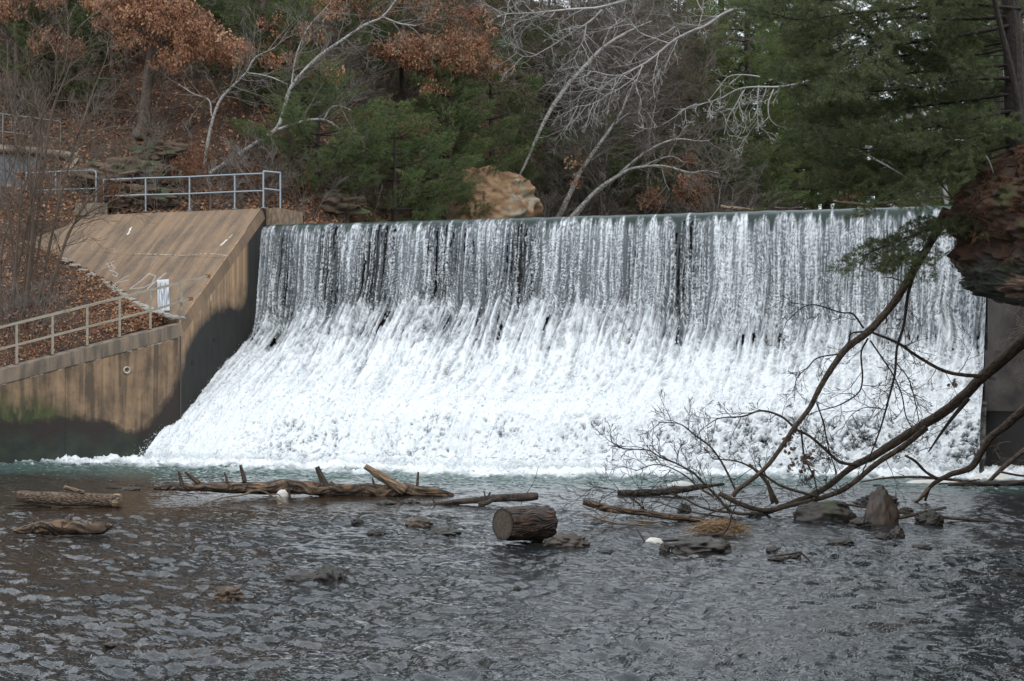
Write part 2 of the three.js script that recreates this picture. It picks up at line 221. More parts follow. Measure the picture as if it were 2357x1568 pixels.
// --- the river below
const toeQ = s => 0.8 + 5.8 * apron(clamp(s, 0, 22));
{
  const NX = 700, NZ = 760, teal = [0.06, 0.1, 0.09], brown = [0.024, 0.015, 0.009], grey = [0.014, 0.017, 0.019];
  const cols = new Float32Array((NX + 1) * (NZ + 1) * 3);
  const g = gridGeo(NX, NZ, (u, v, i, j) => {
    const d = lerp(6, 44.5, Math.pow(v, 0.8)), x = (u - 0.5) * (11 + d * 0.78);
    const dx = x - D0.x, dz = -d - D0.z, s = dx * DU.x + dz * DU.z, q = dx * DN.x + dz * DN.z, below = q - toeQ(s);        // metres downstream of the toe
    const calmL = Math.exp(-(((x + 5.5) / 4.5) ** 2) - ((d - 30.8) / 2.3) ** 2);                                                                  // slack water behind the stranded logs
    const calmM = Math.exp(-(((x - 1.5) / 5) ** 2) - ((d - 31.5) / 1.6) ** 2) * 0.6;
    const rapid = sst(31, 27.5, d + 0.6 * n2(x * 0.4, d * 0.3)) , boil = 1 - sst(0.2, 5.2, below + 0.7 * n2(x * 0.6, 4));
    const w1 = fbm2(x * 0.5, d * 0.4, 3), w2 = n2(x * 1.3 + 0.6 * w1, d * 1.2 + w1), w3 = m2(x * 2.8 + 0.7 * w2, d * 2.7 - w1), w4 = n2(x * 6 - w3 * 0.6, d * 5.8), w5 = m2(x * 12 + w4 * 0.4, d * 11.5), cur = clamp(0.95 + 0.75 * fbm2(x * 0.22 + 9, d * 0.16, 3), 0.4, 1.35);
    const rg = 1 - Math.abs(w2), rg3 = 1 - Math.abs(w3);
    let y = rapid * (0.04 * w1 + cur * (0.03 * w2 + 0.012 * (rg3 - 0.5) + 0.02 * w3 + 0.0095 * w4 + 0.0032 * w5)) * (1 - 0.55 * calmM);
    y += (1 - rapid) * (1 - 0.8 * calmL) * (0.012 * w2 + 0.011 * w3 + 0.006 * w4 + 0.0025 * w5) + boil * (0.07 * w1 + 0.05 * (rg - 0.5) + 0.034 * w3 + 0.014 * w4);
    const fr = clamp(1 - sst(0.5, 1.9, below + 0.8 * n2(x * 0.7, d * 0.9) + 0.3 * m2(x * 3.4, d * 3))) + 0.7 * sst(0.3, 0.75, w3 * 0.6 + 0.4 * w4 + 0.3 * w1) * boil * (1 - sst(1.6, 4.4, below));
    const flecks = sst(0.78, 0.9, w4 * 0.6 + 0.5 * w5) * (1 - sst(3, 8, below)) * 0.6;
    const bedN = fbm2(x * 0.35 + 2, d * 0.5, 3);
    let c = mix3(grey, brown, clamp(0.9 * calmL * 1.3 + 0.25 * sst(-1, -7, x) + 0.6 * bedN + 0.05)); c = mix3(c, teal, (1 - sst(2.6, 6.2, below + 0.8 * bedN)) * (0.85 + 0.3 * w2)); c = mix3(c, WHITE, clamp(fr + flecks));
    cols.set(c, 3 * (j * (NX + 1) + i));
    y += 0.05 * fr * (0.5 + w3);
    return V(x, y, -d);
  }, { flip: true, color: (u, v, p, i, j) => { const k = 3 * (j * (NX + 1) + i); return [cols[k], cols[k + 1], cols[k + 2]]; }, uv: (u, v, p) => [p.x / 3, p.z / 3] });
  const rip = tex(1024, 1024, (u, v) => { const k = 0.5 + 0.3 * fbm2(u * 26 + 0.3 * n2(u * 9, v * 9), v * 17, 3) + 0.12 * m2(u * 80, v * 60); return [k, k, k]; }, { srgb: false });
  struct('river', g, std({ vertexColors: true, roughness: 0.06, ior: 1.42, bumpMap: rip, bumpScale: 0.011 }));
  // stony bed and everything beyond the frame
  struct('river_bed', gridGeo(40, 40, (u, v) => { const x = (u - 0.5) * 120, z = lerp(40, -41, v); return V(x, -0.6 + 0.1 * n2(x * 0.5, z * 0.5), z); }, { flip: true }), std({ c: [0.06, 0.045, 0.03] }));
}

// ---------------------------------------------------------------- left abutment, retaining walls, handrails
const TAN = [0.25, 0.163, 0.095], DARKC = [0.085, 0.066, 0.05], WET = [0.017, 0.016, 0.014], PALE = [0.6, 0.58, 0.53], MOSS = [0.058, 0.07, 0.018];
const concreteBump = tex(512, 512, (u, v) => { const k = 0.5 + 0.25 * fbm2(u * 40, v * 40, 3) + 0.2 * (n2(u * 160, v * 160)); return [k, k, k]; }, { srgb: false });
const concrete = map => std({ map, roughness: 0.88, bumpMap: concreteBump, bumpScale: 0.006 });
const slabTop = P(603, 480, 47.9), slabFoot = P(415, 741, 43.0), slabLeft = P(150, 498, 50.2);
const SL = planeFrame(slabTop, slabLeft, slabFoot);                       // the sloping slab
const wallTopR = slabFoot.clone(), wallTopL = P(-260, 914, 39.6);
const wallDir = V(wallTopL.x - wallTopR.x, 0, wallTopL.z - wallTopR.z).normalize(), wallOut = V(-wallDir.z, 0, wallDir.x); if (wallOut.z < 0) wallOut.negate();
const WL = planeFrame(V(wallTopR.x, 3.0, wallTopR.z), V(wallTopL.x, 3.0, wallTopL.z), V(wallTopR.x, 0, wallTopR.z));   // wing wall, a to the left, b downwards from 3 m
const endDir = V(wallTopR.x - slabTop.x, 0, wallTopR.z - slabTop.z).normalize();
const EW = planeFrame(V(slabTop.x, 8, slabTop.z), V(slabTop.x, 8, slabTop.z).add(endDir), V(slabTop.x, 0, slabTop.z));  // end wall beside the fall, a downstream, b down from 8 m
const abut = thing('concrete_abutment', 'tan stained concrete abutment with sloping slab and faint chalk scrawl beside the waterfall', 'abutment', V(slabFoot.x - 1, 0, slabFoot.z - 2));
{ // sloping slab, with rain streaks, a repaired crack and chalk marks
  const poly = [[603, 480], [415, 741], [330, 712], [265, 662], [205, 626], [140, 592], [20, 560], [20, 503], [150, 498]].map(p => SL.hit(...p));
  const a0 = -0.05, a1 = Math.max(...poly.map(p => p[0])) + 0.1, b0 = -0.05, b1 = Math.max(...poly.map(p => p[1])) + 0.1;
  const chalk = [ // strokes read off the slab: [points, width, strength]
    [[[243, 609], [262, 601]], 0.022, 0.75], [[[236, 618], [250, 612], [262, 610]], 0.02, 0.6], [[[246, 606], [252, 617]], 0.02, 0.6], [[[255, 605], [258, 612], [265, 618], [258, 622]], 0.02, 0.55], [[[252, 622], [262, 625], [270, 630], [268, 637], [258, 632]], 0.022, 0.7],
    [[[296, 634], [284, 640], [266, 652], [262, 662], [270, 664]], 0.035, 0.5], [[[270, 650], [295, 645]], 0.03, 0.5], [[[343, 630], [322, 648], [300, 664]], 0.035, 0.6], [[[343, 630], [358, 635], [350, 652], [330, 662], [300, 665]], 0.035, 0.5], [[[381, 629], [355, 650], [340, 664]], 0.045, 0.6],
    [[[250, 573], [262, 572], [264, 580], [256, 585]], 0.02, 0.3], [[[318, 606], [335, 592], [362, 591]], 0.025, 0.25], [[[362, 591], [345, 612]], 0.022, 0.3], [[[385, 591], [412, 592]], 0.022, 0.3], [[[170, 566], [185, 553]], 0.025, 0.4], [[[152, 580], [164, 568]], 0.025, 0.35], [[[213, 562], [212, 575]], 0.02, 0.3]
  ].map(([l, w, k]) => [l.map(p => SL.hit(...p)), w, k]);
  const splash = [[[[301, 525], [297, 533], [294, 540]], 0.028, 0.7], [[[303, 523], [299, 528]], 0.02, 0.8], [[[534, 541], [512, 562]], 0.02, 0.4], [[[520, 553], [509, 564]], 0.03, 0.65]].map(([l, w, k]) => [l.map(p => SL.hit(...p)), w, k]);
  const crack = [[310, 583], [355, 585], [420, 588], [480, 583], [520, 588], [560, 595]].map(p => SL.hit(...p)), pour = [[180, 575], [300, 588], [430, 590], [545, 596]].map(p => SL.hit(...p));
  const map = tex(1400, 1000, (u, v) => {
    const a = lerp(a0, a1, u), b = lerp(b0, b1, v);
    const st = fbm2(a * 2.1 + 0.08 * b, b * 0.2, 5), fine = n2(a * 9, b * 0.6), gr = n2(a * 45, b * 45), bl = fbm2(a * 0.6, b * 0.6, 3);
    let k = 0.42 + 0.62 * st + 0.14 * fine + 0.28 * bl + 0.22 * fbm2(a * 6, b * 3, 4); let c = mix3([0.105, 0.076, 0.053], TAN, clamp(k)); c = c.map(x => x * (1 + 0.16 * gr + 0.12 * n2(a * 14, b * 14)));
    const dl = lineDist(a, b, crack); if (dl < 0.02) c = mix3(c, PALE, 0.35 * (0.5 + n2(a * 8, b * 8))); if (lineDist(a, b, pour) < 0.012) c = c.map(x => x * 0.6);
    for (const [l, w, s] of chalk) { const d = lineDist(a + 0.012 * n2(a * 20, b * 20), b, l); if (d < w) c = mix3(c, [0.5, 0.5, 0.5], s * clamp(0.65 + 0.6 * n2(a * 28, b * 28)) * (1 - sst(w * 0.5, w, d))); }
    for (const [l, w, s] of splash) { const d = lineDist(a, b, l) + 0.02 * n2(a * 16, b * 6); if (d < w) c = mix3(c, [0.72, 0.68, 0.6], s); }
    return c;
  }, { clampE: true });
  const sh = new THREE.Shape(poly.map(p => new THREE.Vector2(...p))), g = new THREE.ExtrudeGeometry(sh, { depth: 0.35, bevelEnabled: false });
  const pa = g.attributes.position, uv = g.attributes.uv; const N = SL.n.z > 0 ? 1 : -1;
  for (let i = 0; i < pa.count; i++) { const a = pa.getX(i), b = pa.getY(i), c = pa.getZ(i), p = SL.at(a, b, -N * c); uv.setXY(i, (a - a0) / (a1 - a0), (b - b0) / (b1 - b0)); pa.setXYZ(i, p.x, p.y, p.z); }
  g.computeVertexNormals(); mesh('slope_slab', g, concrete(map), abut);
  // mortar along the slab's lower edge, broken into lumps
  const seam = [[140, 596], [205, 632], [265, 668], [300, 692], [345, 716], [380, 727], [412, 735]].map(p => SL.hit3(...p)), r = mulberry(5), lumps = [];
  for (let i = 0; i < seam.length - 1; i++) for (let k = 0; k < 7; k++) { const p = seam[i].clone().lerp(seam[i + 1], (k + r() * 0.7) / 7); if (r() < 0.2) continue; lumps.push(rockGeo(p.addScaledVector(SL.n, 0.02 * N), 0.13 + 0.1 * r(), 0.045 + 0.03 * r(), 0.08 + 0.05 * r(), { seed: i * 9 + k, detail: 1, rough: 0.7, ry: -0.6 + r() * 0.4 })); }
  mesh('mortar_seam', merge(lumps), std({ c: [0.3, 0.28, 0.24] }), abut, 'crumbling pale mortar seam along the foot of the slab');
}
{ // end wall: the upright face between the slab's edge and the water; and the cap above the crest
  const top = [[603, 480], [415, 741]].map(p => EW.hit(...p)), L = top[1][0] + 0.02;
  const wet = [[414, 860], [424, 803], [453, 750], [477, 722], [505, 703], [534, 698], [553, 703], [561, 688], [570, 620], [577, 569], [592, 532], [612, 519]].map(p => EW.hit(...p)); // where the spray keeps it dark
  const a0 = -2.2, a1 = L + 0.05, b0 = 3, b1 = 8.6, wetPoly = wet.concat([[-2.5, wet[wet.length - 1][1]], [-2.5, 9], [L + 1, 9], [L + 1, wet[0][1]]]);
  const marks = [[[[527, 588], [522, 600], [521, 606]], 0.06, 0.85], [[[535, 590], [534, 618]], 0.028, 0.9], [[[568, 556], [566, 570]], 0.05, 0.7], [[[575, 551], [570, 560]], 0.04, 0.6], [[[486, 668], [485, 690]], 0.04, 0.3], [[[560, 565], [557, 580], [562, 592]], 0.05, -0.8]].map(([l, w, k]) => [l.map(p => EW.hit(...p)), w, k]);
  const map = tex(800, 800, (u, v) => {
    const a = lerp(a0, a1, u), b = lerp(b0, b1, v), st = fbm2(a * 2.4, b * 0.22, 4), gr = n2(a * 40, b * 40), wob = 0.16 * fbm2(a * 1.6, b * 1.6, 4);
    let c = mix3([0.125, 0.08, 0.047], [0.4, 0.262, 0.15], clamp(0.58 + 0.45 * st + 0.35 * fbm2(a * 1.2, b * 1.2, 4) + 0.2 * fbm2(a * 6, b * 3, 4))).map(x => x * (1 + 0.12 * gr));
    const seep = sst(0.1, 0.5, n2(a * 7, b * 0.35)) * 0.35; c = mix3(c, [0.1, 0.075, 0.055], seep);
    for (const [l, w, s] of marks) { const d = lineDist(a, b, l) + 0.015 * n2(a * 20, b * 9); if (d < w) c = s > 0 ? mix3(c, [0.75, 0.72, 0.66], s) : mix3(c, [0.05, 0.035, 0.025], -s); }
    const w = inPoly(a + wob, b + wob, wetPoly) ? Math.min(1, 0.3 + lineDist(a + wob, b + wob, wet) / 0.3) : sst(0.16, 0, lineDist(a + wob, b + wob, wet)) * 0.3;
    return mix3(c, mix3([0.03, 0.021, 0.015], WET, sst(0.1, 0.5, w) ).map(x => x * (1 + 0.5 * fbm2(a * 3, b * 0.8, 3))), w);
  }, { clampE: true });
  const pts = [[-2.2, top[0][1]], [0, top[0][1]], [L, top[1][1]], [L, 8.5], [-2.2, 8.5]], sh = new THREE.Shape(pts.map(p => new THREE.Vector2(...p))), g = new THREE.ExtrudeGeometry(sh, { depth: 0.03, bevelEnabled: false });
  const pa = g.attributes.position, uv = g.attributes.uv, N = EW.n.x > 0 ? 1 : -1;
  for (let i = 0; i < pa.count; i++) { const a = pa.getX(i), b = pa.getY(i), c = pa.getZ(i), p = EW.at(a, b, -N * c); uv.setXY(i, (a - a0) / (a1 - a0), (b - b0) / (b1 - b0)); pa.setXYZ(i, p.x, p.y, p.z); }
  g.computeVertexNormals(); globalThis.endWall = mesh('end_wall', g, concrete(map), abut);
  // cap block that reaches over the crest
  const cap = P(631, 482, 48.6), ry = Math.atan2(-DU.z, DU.x);
  const cg = box(1.0, 0.52, 1.5, cap.clone().add(V(0.05, -0.27, -0.3)), ry); mesh('cap_block', cg, concrete(tex(256, 128, (u, v) => { const k = clamp(0.5 + fbm2(u * 6, v * 1.5, 3)); return mix3([0.13, 0.095, 0.065], [0.28, 0.2, 0.13], k).map(x => x * (1 + 0.12 * n2(u * 60, v * 40))); })), abut);
  mesh('curb', merge([box(1.0, 0.4, 0.5, P(212, 483, 50.1), 0.12), box(1.1, 0.38, 0.5, P(160, 486, 51.2), 0.12)]), concrete(tex(128, 128, (u, v) => mix3([0.12, 0.1, 0.08], [0.24, 0.18, 0.13], clamp(0.5 + fbm2(u * 4, v * 4))))), abut);
}
const wing = thing('retaining_wall', 'long stained concrete retaining wall with green moss and dark wet foot left of the waterfall', 'wall', wallTopR.clone().setY(0));
const WALLLEN = 12;
const topB = a => { const [aR, bR] = WL.hit(415, 744), [aL, bL] = WL.hit(0, 852); return lerp(bR, bL, (a - aR) / (aL - aR)); };
{
  const A1 = WALLLEN, up = [[0, 905], [60, 895], [125, 900], [180, 928], [215, 950]], edge = [[-400, 930], [-100, 900], [0, 898], [60, 893], [125, 905], [175, 935], [210, 955], [258, 970], [286, 986], [310, 997], [329, 984], [362, 941], [391, 903], [405, 870], [413, 800]].map(p => WL.hit(...p));
  const wetEdge = [[-400, 985], [-100, 975], [0, 968], [90, 962], [191, 957], [224, 960], [258, 970], [286, 986], [310, 997], [329, 984], [362, 941], [391, 903], [405, 870], [413, 790]].map(p => WL.hit(...p));
  const wetPoly = wetEdge.concat([[-1, -1], [-1, 9], [30, 9]]), mossPoly = edge.concat([[-1, 9], [30, 9]]), b0 = -1.2, b1 = 3.6;
  const joint = [[150, 850], [152, 985]].map(p => WL.hit(...p));
  const map = tex(2000, 800, (u, v) => {
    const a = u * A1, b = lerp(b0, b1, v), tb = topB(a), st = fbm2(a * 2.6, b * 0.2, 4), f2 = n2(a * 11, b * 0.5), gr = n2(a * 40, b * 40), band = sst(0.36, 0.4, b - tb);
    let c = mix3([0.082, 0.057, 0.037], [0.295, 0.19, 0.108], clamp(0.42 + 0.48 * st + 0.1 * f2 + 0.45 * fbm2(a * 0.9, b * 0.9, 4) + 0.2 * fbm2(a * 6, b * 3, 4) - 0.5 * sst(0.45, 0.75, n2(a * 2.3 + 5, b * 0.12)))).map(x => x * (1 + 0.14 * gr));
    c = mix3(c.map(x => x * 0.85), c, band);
    if (Math.abs(b - tb - 0.4) < 0.012 + 0.008 * n2(a * 5, 1)) c = n2(a * 3, 7) > 0.1 ? mix3(c, PALE, 0.4) : c.map(x => x * 0.5);
    const wob = 0.16 * fbm2(a * 1.5, b * 1.5, 4) + 0.03 * n2(a * 9, b * 1.5);
    if (inPoly(a, b + wob, mossPoly)) { const m = clamp(lineDist(a, b + wob, edge) / 0.55) * sst(2.0, 3.6, a + 0.4 * n2(a, b)); c = mix3(c, mix3(MOSS, [0.018, 0.024, 0.012], clamp(0.5 + 1.2 * fbm2(a * 2.5, b * 0.9, 3))), m * clamp(0.95 + 0.7 * fbm2(a * 3, b * 1.4, 3))); }
    if (inPoly(a, b + wob, wetPoly)) { const m = clamp(0.35 + lineDist(a, b + wob, wetEdge) / 0.2), dk = mix3([0.022, 0.016, 0.012], mix3([0.016, 0.02, 0.017], [0.028, 0.036, 0.022], clamp(0.4 + fbm2(a * 1.6, b * 1.6, 3))), sst(0.2, 0.7, b - 1.9 + 0.25 * n2(a, 3))); c = mix3(c, dk, m); }
    if (Math.abs(a - joint[0][0]) < 0.012) c = c.map(x => x * 0.6); if (Math.abs(((b - tb + 9.2) % 0.62) - 0.31) < 0.008 && n2(a * 1.7, b) > -0.2) c = c.map(x => x * 0.78); if (Math.abs(fbm2(a * 0.7 + 3, b * 1.1, 4)) < 0.004) c = c.map(x => x * 0.6);
    return c;
  }, { clampE: true });
  const face = gridGeo(120, 30, (u, v) => { const a = u * A1, b = lerp(topB(a) + 0.004, 3.6, v); return WL.at(a, b); }, { uv: (u, v) => { const a = u * A1, b = lerp(topB(a) + 0.004, 3.6, v); return [u, (b - b0) / (b1 - b0)]; } });
  mesh('wall_face', face, std({ map, roughness: 0.82, bumpMap: concreteBump, bumpScale: 0.006 }), wing);
  const N = WL.n.z > 0 ? 1 : -1, walk = 1.15;
  // coping: a band proud of the face, over a recessed line, and the walkway behind it
  const copeMap = tex(1024, 128, (u, v) => { const a = u * A1, st = fbm2(a * 2.4, v * 1.2, 3); return mix3([0.09, 0.075, 0.058], [0.215, 0.16, 0.112], clamp(0.45 + 0.9 * st + 0.2 * n2(a * 9, v))).map(x => x * (1 + 0.15 * n2(a * 45, v * 16))); }, { clampE: true });
  const prof = [[0.385, 0.006], [0.37, 0.02], [0.02, 0.022], [0.0, 0.006], [-0.02, -0.05], [-0.03, -walk], [0.6, -walk]];
  mesh('coping', gridGeo(100, prof.length - 1, (u, v, i, j) => { const a = u * A1; return WL.at(a, topB(a) + prof[j][0], N * prof[j][1]); }, { uv: (u, v) => [u, v] }), concrete(copeMap), wing);
  // drain pipe
  const [pa, pb] = WL.hit(291, 852), pc = WL.at(pa, pb, 0), axis = WL.n.clone().multiplyScalar(N);
  const pg = new THREE.LatheGeometry([[0.05, -0.12], [0.06, 0.06], [0.085, 0.07], [0.085, 0.075], [0.1, 0.05], [0.095, -0.1]].map(p => new THREE.Vector2(...p)), 20); pg.applyQuaternion(new THREE.Quaternion().setFromUnitVectors(UPV, axis)); pg.translate(pc.x, pc.y, pc.z);
  mesh('drain_pipe', pg, std({ c: [0.45, 0.42, 0.36], roughness: 0.6 }), wing, 'pale round drain pipe poking out of the wall');
  // upright joint where wall and abutment meet
  mesh('joint_post', merge([stick([WL.at(0.0, topB(0) + 0.36, N * 0.015), WL.at(0.0, 3.5, N * 0.015)], 0.022, 6)]), std({ c: [0.06, 0.05, 0.04] }), wing);
}
// --- weep holes in the wet end wall
for (const [x, y] of [[493, 783], [443, 835]]) { const [a, b] = EW.hit(x, y), N = EW.n.x > 0 ? 1 : -1, p = EW.at(a, b, N * 0.004); const g = new THREE.TorusGeometry(0.05, 0.016, 8, 18); g.applyQuaternion(new THREE.Quaternion().setFromUnitVectors(V(0, 0, 1), EW.n)); g.translate(p.x, p.y, p.z); const disc = new THREE.CircleGeometry(0.05, 16); disc.applyQuaternion(new THREE.Quaternion().setFromUnitVectors(V(0, 0, 1), EW.n.clone().multiplyScalar(N))); disc.translate(p.x, p.y, p.z); mesh('weep_hole', merge([g, disc]), std({ c: [0.02, 0.017, 0.014] }), globalThis.endWall); }

// --- handrails
const galv = std({ c: [0.29, 0.33, 0.36], roughness: 0.5, metalness: 0.35 });
const steel = std({ map: tex(256, 256, (u, v) => mix3([0.29, 0.265, 0.21], [0.17, 0.09, 0.042], sst(0.05, 0.5, fbm2(u * 3, v * 5, 4)))), roughness: 0.65, metalness: 0.15 });
const dull = std({ c: [0.16, 0.16, 0.15], roughness: 0.7 });
const bar = (a, b, r = 0.024, seg = 10) => tube([a, b], [r, r], seg);
{ // upper rail on the slab's top edge
  const t = thing('handrail', 'grey galvanised pipe handrail along the top edge of the sloping slab', 'handrail', P(430, 487, 48.9));
  const base = [[238, 490, 50.1], [335, 487, 49.5], [436, 485, 48.9], [540, 481, 48.3]], h = 1.06;
  const feet = base.map(b => P(...b)), tops = feet.map(p => p.clone().add(V(0, h, 0))), A = P(606, 479, 47.9), B = P(645, 482, 48.35), hA = V(0, 1.13, 0);
  const foot = (m, p) => mesh('base_plate', box(0.14, 0.015, 0.14, p.clone().add(V(0, 0.008, 0))), galv, m); feet.forEach((p, i) => foot(mesh('post', bar(p, tops[i]), galv, t), p)); for (const p of [A, B]) foot(mesh('post', bar(p, p.clone().add(hA), 0.027), galv, t), p);
  const e = A.clone().add(V(0, h, 0));
  mesh('top_rail', tube([...tops, e], Array(5).fill(0.024), 10), galv, t); mesh('middle_rail', tube([...feet, A].map(p => p.clone().add(V(0, 0.53, 0))), Array(5).fill(0.024), 10), galv, t);
  mesh('end_rail', bar(A.clone().add(hA), B.clone().add(hA), 0.027), galv, t); mesh('end_rail', bar(A.clone().add(V(0, 0.6, 0)), B.clone().add(V(0, 0.58, 0))), galv, t);
}
{ // second rail, behind the shrub
  const t = thing('handrail', 'grey pipe handrail with rounded end behind the bare shrub', 'handrail', P(200, 473, 51));
  const f = [[60, 478, 51.6], [128, 475, 51.3], [221, 473, 50.7]].map(b => P(...b)), h = 1.14;
  f.forEach((p, i) => i < 2 && mesh('post', bar(p, p.clone().add(V(0, h, 0)), 0.022), galv, t));
  const e = f[2], c = V(0, h, 0), end = [f[0].clone().add(c), f[1].clone().add(c), e.clone().add(V(-0.12, h, 0)), e.clone().add(V(-0.03, h - 0.03, 0)), e.clone().add(V(0, h - 0.12, 0)), e.clone()];
  mesh('top_rail', tube(end, Array(6).fill(0.025), 10), galv, t); mesh('middle_rail', tube(f.map(p => p.clone().add(V(0, 0.55, 0))), Array(3).fill(0.022), 8), galv, t);
}
{ // far rail above the grey ramp
  const t = thing('handrail', 'dull pipe railing above the grey asphalt ramp', 'handrail', P(60, 330, 53));
  const f = [[6, 337, 53], [74, 345, 53.2], [139, 354, 53.4]].map(b => P(...b)); f.forEach(p => mesh('post', bar(p, p.clone().add(V(0, 1.1, 0)), 0.021), dull, t));
  mesh('top_rail', tube([P(-60, 328, 52.8), ...f].map(p => p.clone().add(V(0, 1.1, 0))), Array(4).fill(0.019), 8), dull, t); mesh('middle_rail', tube([P(-60, 328, 52.8), ...f].map(p => p.clone().add(V(0, 0.5, 0))), Array(4).fill(0.019), 8), dull, t);
}
{ // lower rail on the retaining wall
  const t = thing('handrail', 'tan rust-streaked square-tube handrail sloping down along the retaining wall', 'handrail', P(205, 793, 42));
  const N = WL.n.z > 0 ? 1 : -1, xs = [-60, 41, 124, 204, 279, 350], feet = xs.map(x => { const [a] = WL.hit(x, 784 + (415 - x) * 0.1); return WL.at(a, topB(a) - 0.02, -N * 0.2); });
  const last = SL.hit3(417, 714).addScaledVector(SL.n, 0.0), dirR = feet[5].clone().sub(feet[1]).normalize();
  const h = 1.06, sq = (a, b, w = 0.055) => { const m = a.clone().lerp(b, 0.5), d = b.clone().sub(a), g = new THREE.BoxGeometry(w, d.length() + 0.0, w * 0.8); const Z = wallOut.clone(), Y = d.clone().normalize(), X = Y.clone().cross(Z).normalize(); Z.copy(X).cross(Y); g.applyMatrix4(new THREE.Matrix4().makeBasis(X, Y, Z)); g.translate(m.x, m.y, m.z); return g; };
  feet.forEach(p => { const po = mesh('post', sq(p, p.clone().add(V(0, h, 0)), 0.06), steel, t); mesh('base_plate', box(0.2, 0.02, 0.16, p.clone().add(V(0, 0.012, 0)), Math.atan2(-wallDir.z, wallDir.x)), std({ c: [0.07, 0.045, 0.03] }), po); });
  const r0 = feet[0].clone().add(V(0, h, 0)), rEnd = P(478, 636, 43.4), m0 = feet[0].clone().add(V(0, 0.52, 0)), mEnd = P(438, 688, 43.0);
  const lp = P(417, 714, 43.05); mesh('post', sq(lp, P(417, 650, 43.05), 0.06), steel, t);
  const off = V(0, 0.03, 0); const tr2 = mesh('top_rail', merge([sq(r0.add(off), feet[5].clone().add(V(0, h + 0.03, 0)), 0.07), sq(feet[5].clone().add(V(0, h + 0.03, 0)), rEnd, 0.068)]), steel, t), mr2 = mesh('middle_rail', merge([sq(m0, feet[5].clone().add(V(0, 0.52, 0)), 0.062), sq(feet[5].clone().add(V(0, 0.52, 0)), mEnd, 0.06)]), steel, t);
  const rust = std({ c: [0.16, 0.075, 0.035] }); mesh('rail_bracket', box(0.14, 0.1, 0.06, rEnd), rust, tr2); mesh('rail_bracket', box(0.14, 0.1, 0.06, mEnd), rust, mr2);
}
{ // weathered board
  const c = [[362, 647], [389, 645], [391, 717], [364, 718]].map(p => SL.hit3(...p).addScaledVector(SL.n, (SL.n.z > 0 ? 1 : -1) * 0.035)); const map = tex(128, 320, (u, v) => { const k = clamp(0.55 + 0.9 * fbm2(u * 7, v * 1.4, 4) + 0.5 * n2(u * 22, v * 2)); return mix3([0.05, 0.053, 0.06], [0.46, 0.48, 0.5], lerp(1, k, sst(1, 0.82, v))); }, { clampE: true });
  const n = SL.n.clone().multiplyScalar(SL.n.z > 0 ? 1 : -1), g = gridGeo(1, 1, (u, v) => c[0].clone().lerp(c[1], u).lerp(c[3].clone().lerp(c[2], u), v), { uv: (u, v) => [u, 1 - v] }), bk = gridGeo(1, 1, (u, v) => c[0].clone().lerp(c[1], u).lerp(c[3].clone().lerp(c[2], u), v).addScaledVector(n, -0.03));
  const rim = gridGeo(4, 1, (u, v, i, j) => c[i % 4].clone().addScaledVector(n, -0.03 * j)); tag(mesh('notice_board', merge([g, bk, rim]), std({ map, roughness: 0.7 })), 'weathered white painted board fixed to the concrete slab behind the handrail', 'board');
}
{ // right bank: stepped training wall
  const t = thing('retaining_wall', 'dark grey stepped concrete wall right of the waterfall under the rock overhang', 'wall', V(14, 0, -38.5));
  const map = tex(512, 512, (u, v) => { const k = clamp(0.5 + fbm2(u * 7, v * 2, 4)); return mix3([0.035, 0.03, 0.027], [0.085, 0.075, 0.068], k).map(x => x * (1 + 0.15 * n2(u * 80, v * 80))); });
  const ry = Math.atan2(-DU.z, DU.x), at = (s, q, h) => dam(s, q, h);
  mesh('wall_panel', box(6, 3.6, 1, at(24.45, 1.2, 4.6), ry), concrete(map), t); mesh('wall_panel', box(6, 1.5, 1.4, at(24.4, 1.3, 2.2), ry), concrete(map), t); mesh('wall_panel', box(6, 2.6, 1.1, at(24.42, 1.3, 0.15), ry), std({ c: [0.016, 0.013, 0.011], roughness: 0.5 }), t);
}

// ---------------------------------------------------------------- the hillside round the pond
const shore = x => interp(x, [[-60, 49.6], [-8.6, 49.6], [-7, 50.6], [-5.5, 53], [-4, 57], [-1, 60.5], [2, 63], [8, 69], [14, 77], [20, 90], [40, 110], [80, 115]]);
const hillH = (x, d) => { const t = d - shore(x), fade = 1 - sst(10, 26, x); let h = t < 0 ? t * 1.4 : 0.66 * Math.min(t, 9) + (t > 9 ? 0.52 * (t - 9) : 0); if (t > 0) h = h * lerp(0.22, 1, fade) + 0.35 * fbm2(x * 0.35, d * 0.35, 3) * sst(0, 3, t) + 0.1 * n2(x * 1.6, d * 1.6) * sst(0, 1, t); return CREST + 0.1 + Math.max(-5, Math.min(h, 16 + 0.05 * Math.max(0, h - 16))); };
const litterTex = tex(1024, 1024, (u, v) => { const k = fbm2(u * 14, v * 14, 4), l = m2(u * 90, v * 90), q = n2(u * 45 + l, v * 45); let c = mix3([0.018, 0.01, 0.006], [0.065, 0.03, 0.015], clamp(0.5 + 1.3 * k + 0.5 * q)); if (l > 0.5) c = mix3(c, [0.2, 0.115, 0.065], 0.6); return c; });
const litter = std({ map: litterTex, roughness: 0.95, bumpMap: tex(512, 512, (u, v) => { const k = 0.5 + 0.3 * n2(u * 60, v * 60) + 0.2 * m2(u * 110, v * 110); return [k, k, k]; }, { srgb: false }), bumpScale: 0.05 });
struct('hillside', gridGeo(220, 160, (u, v) => { const x = lerp(-42, 70, u), d = shore(x) - 2 + 70 * Math.pow(v, 1.5); return V(x, hillH(x, d), -d); }, { flip: true, uv: (u, v, p) => [p.x / 5, p.z / 5] }), litter);
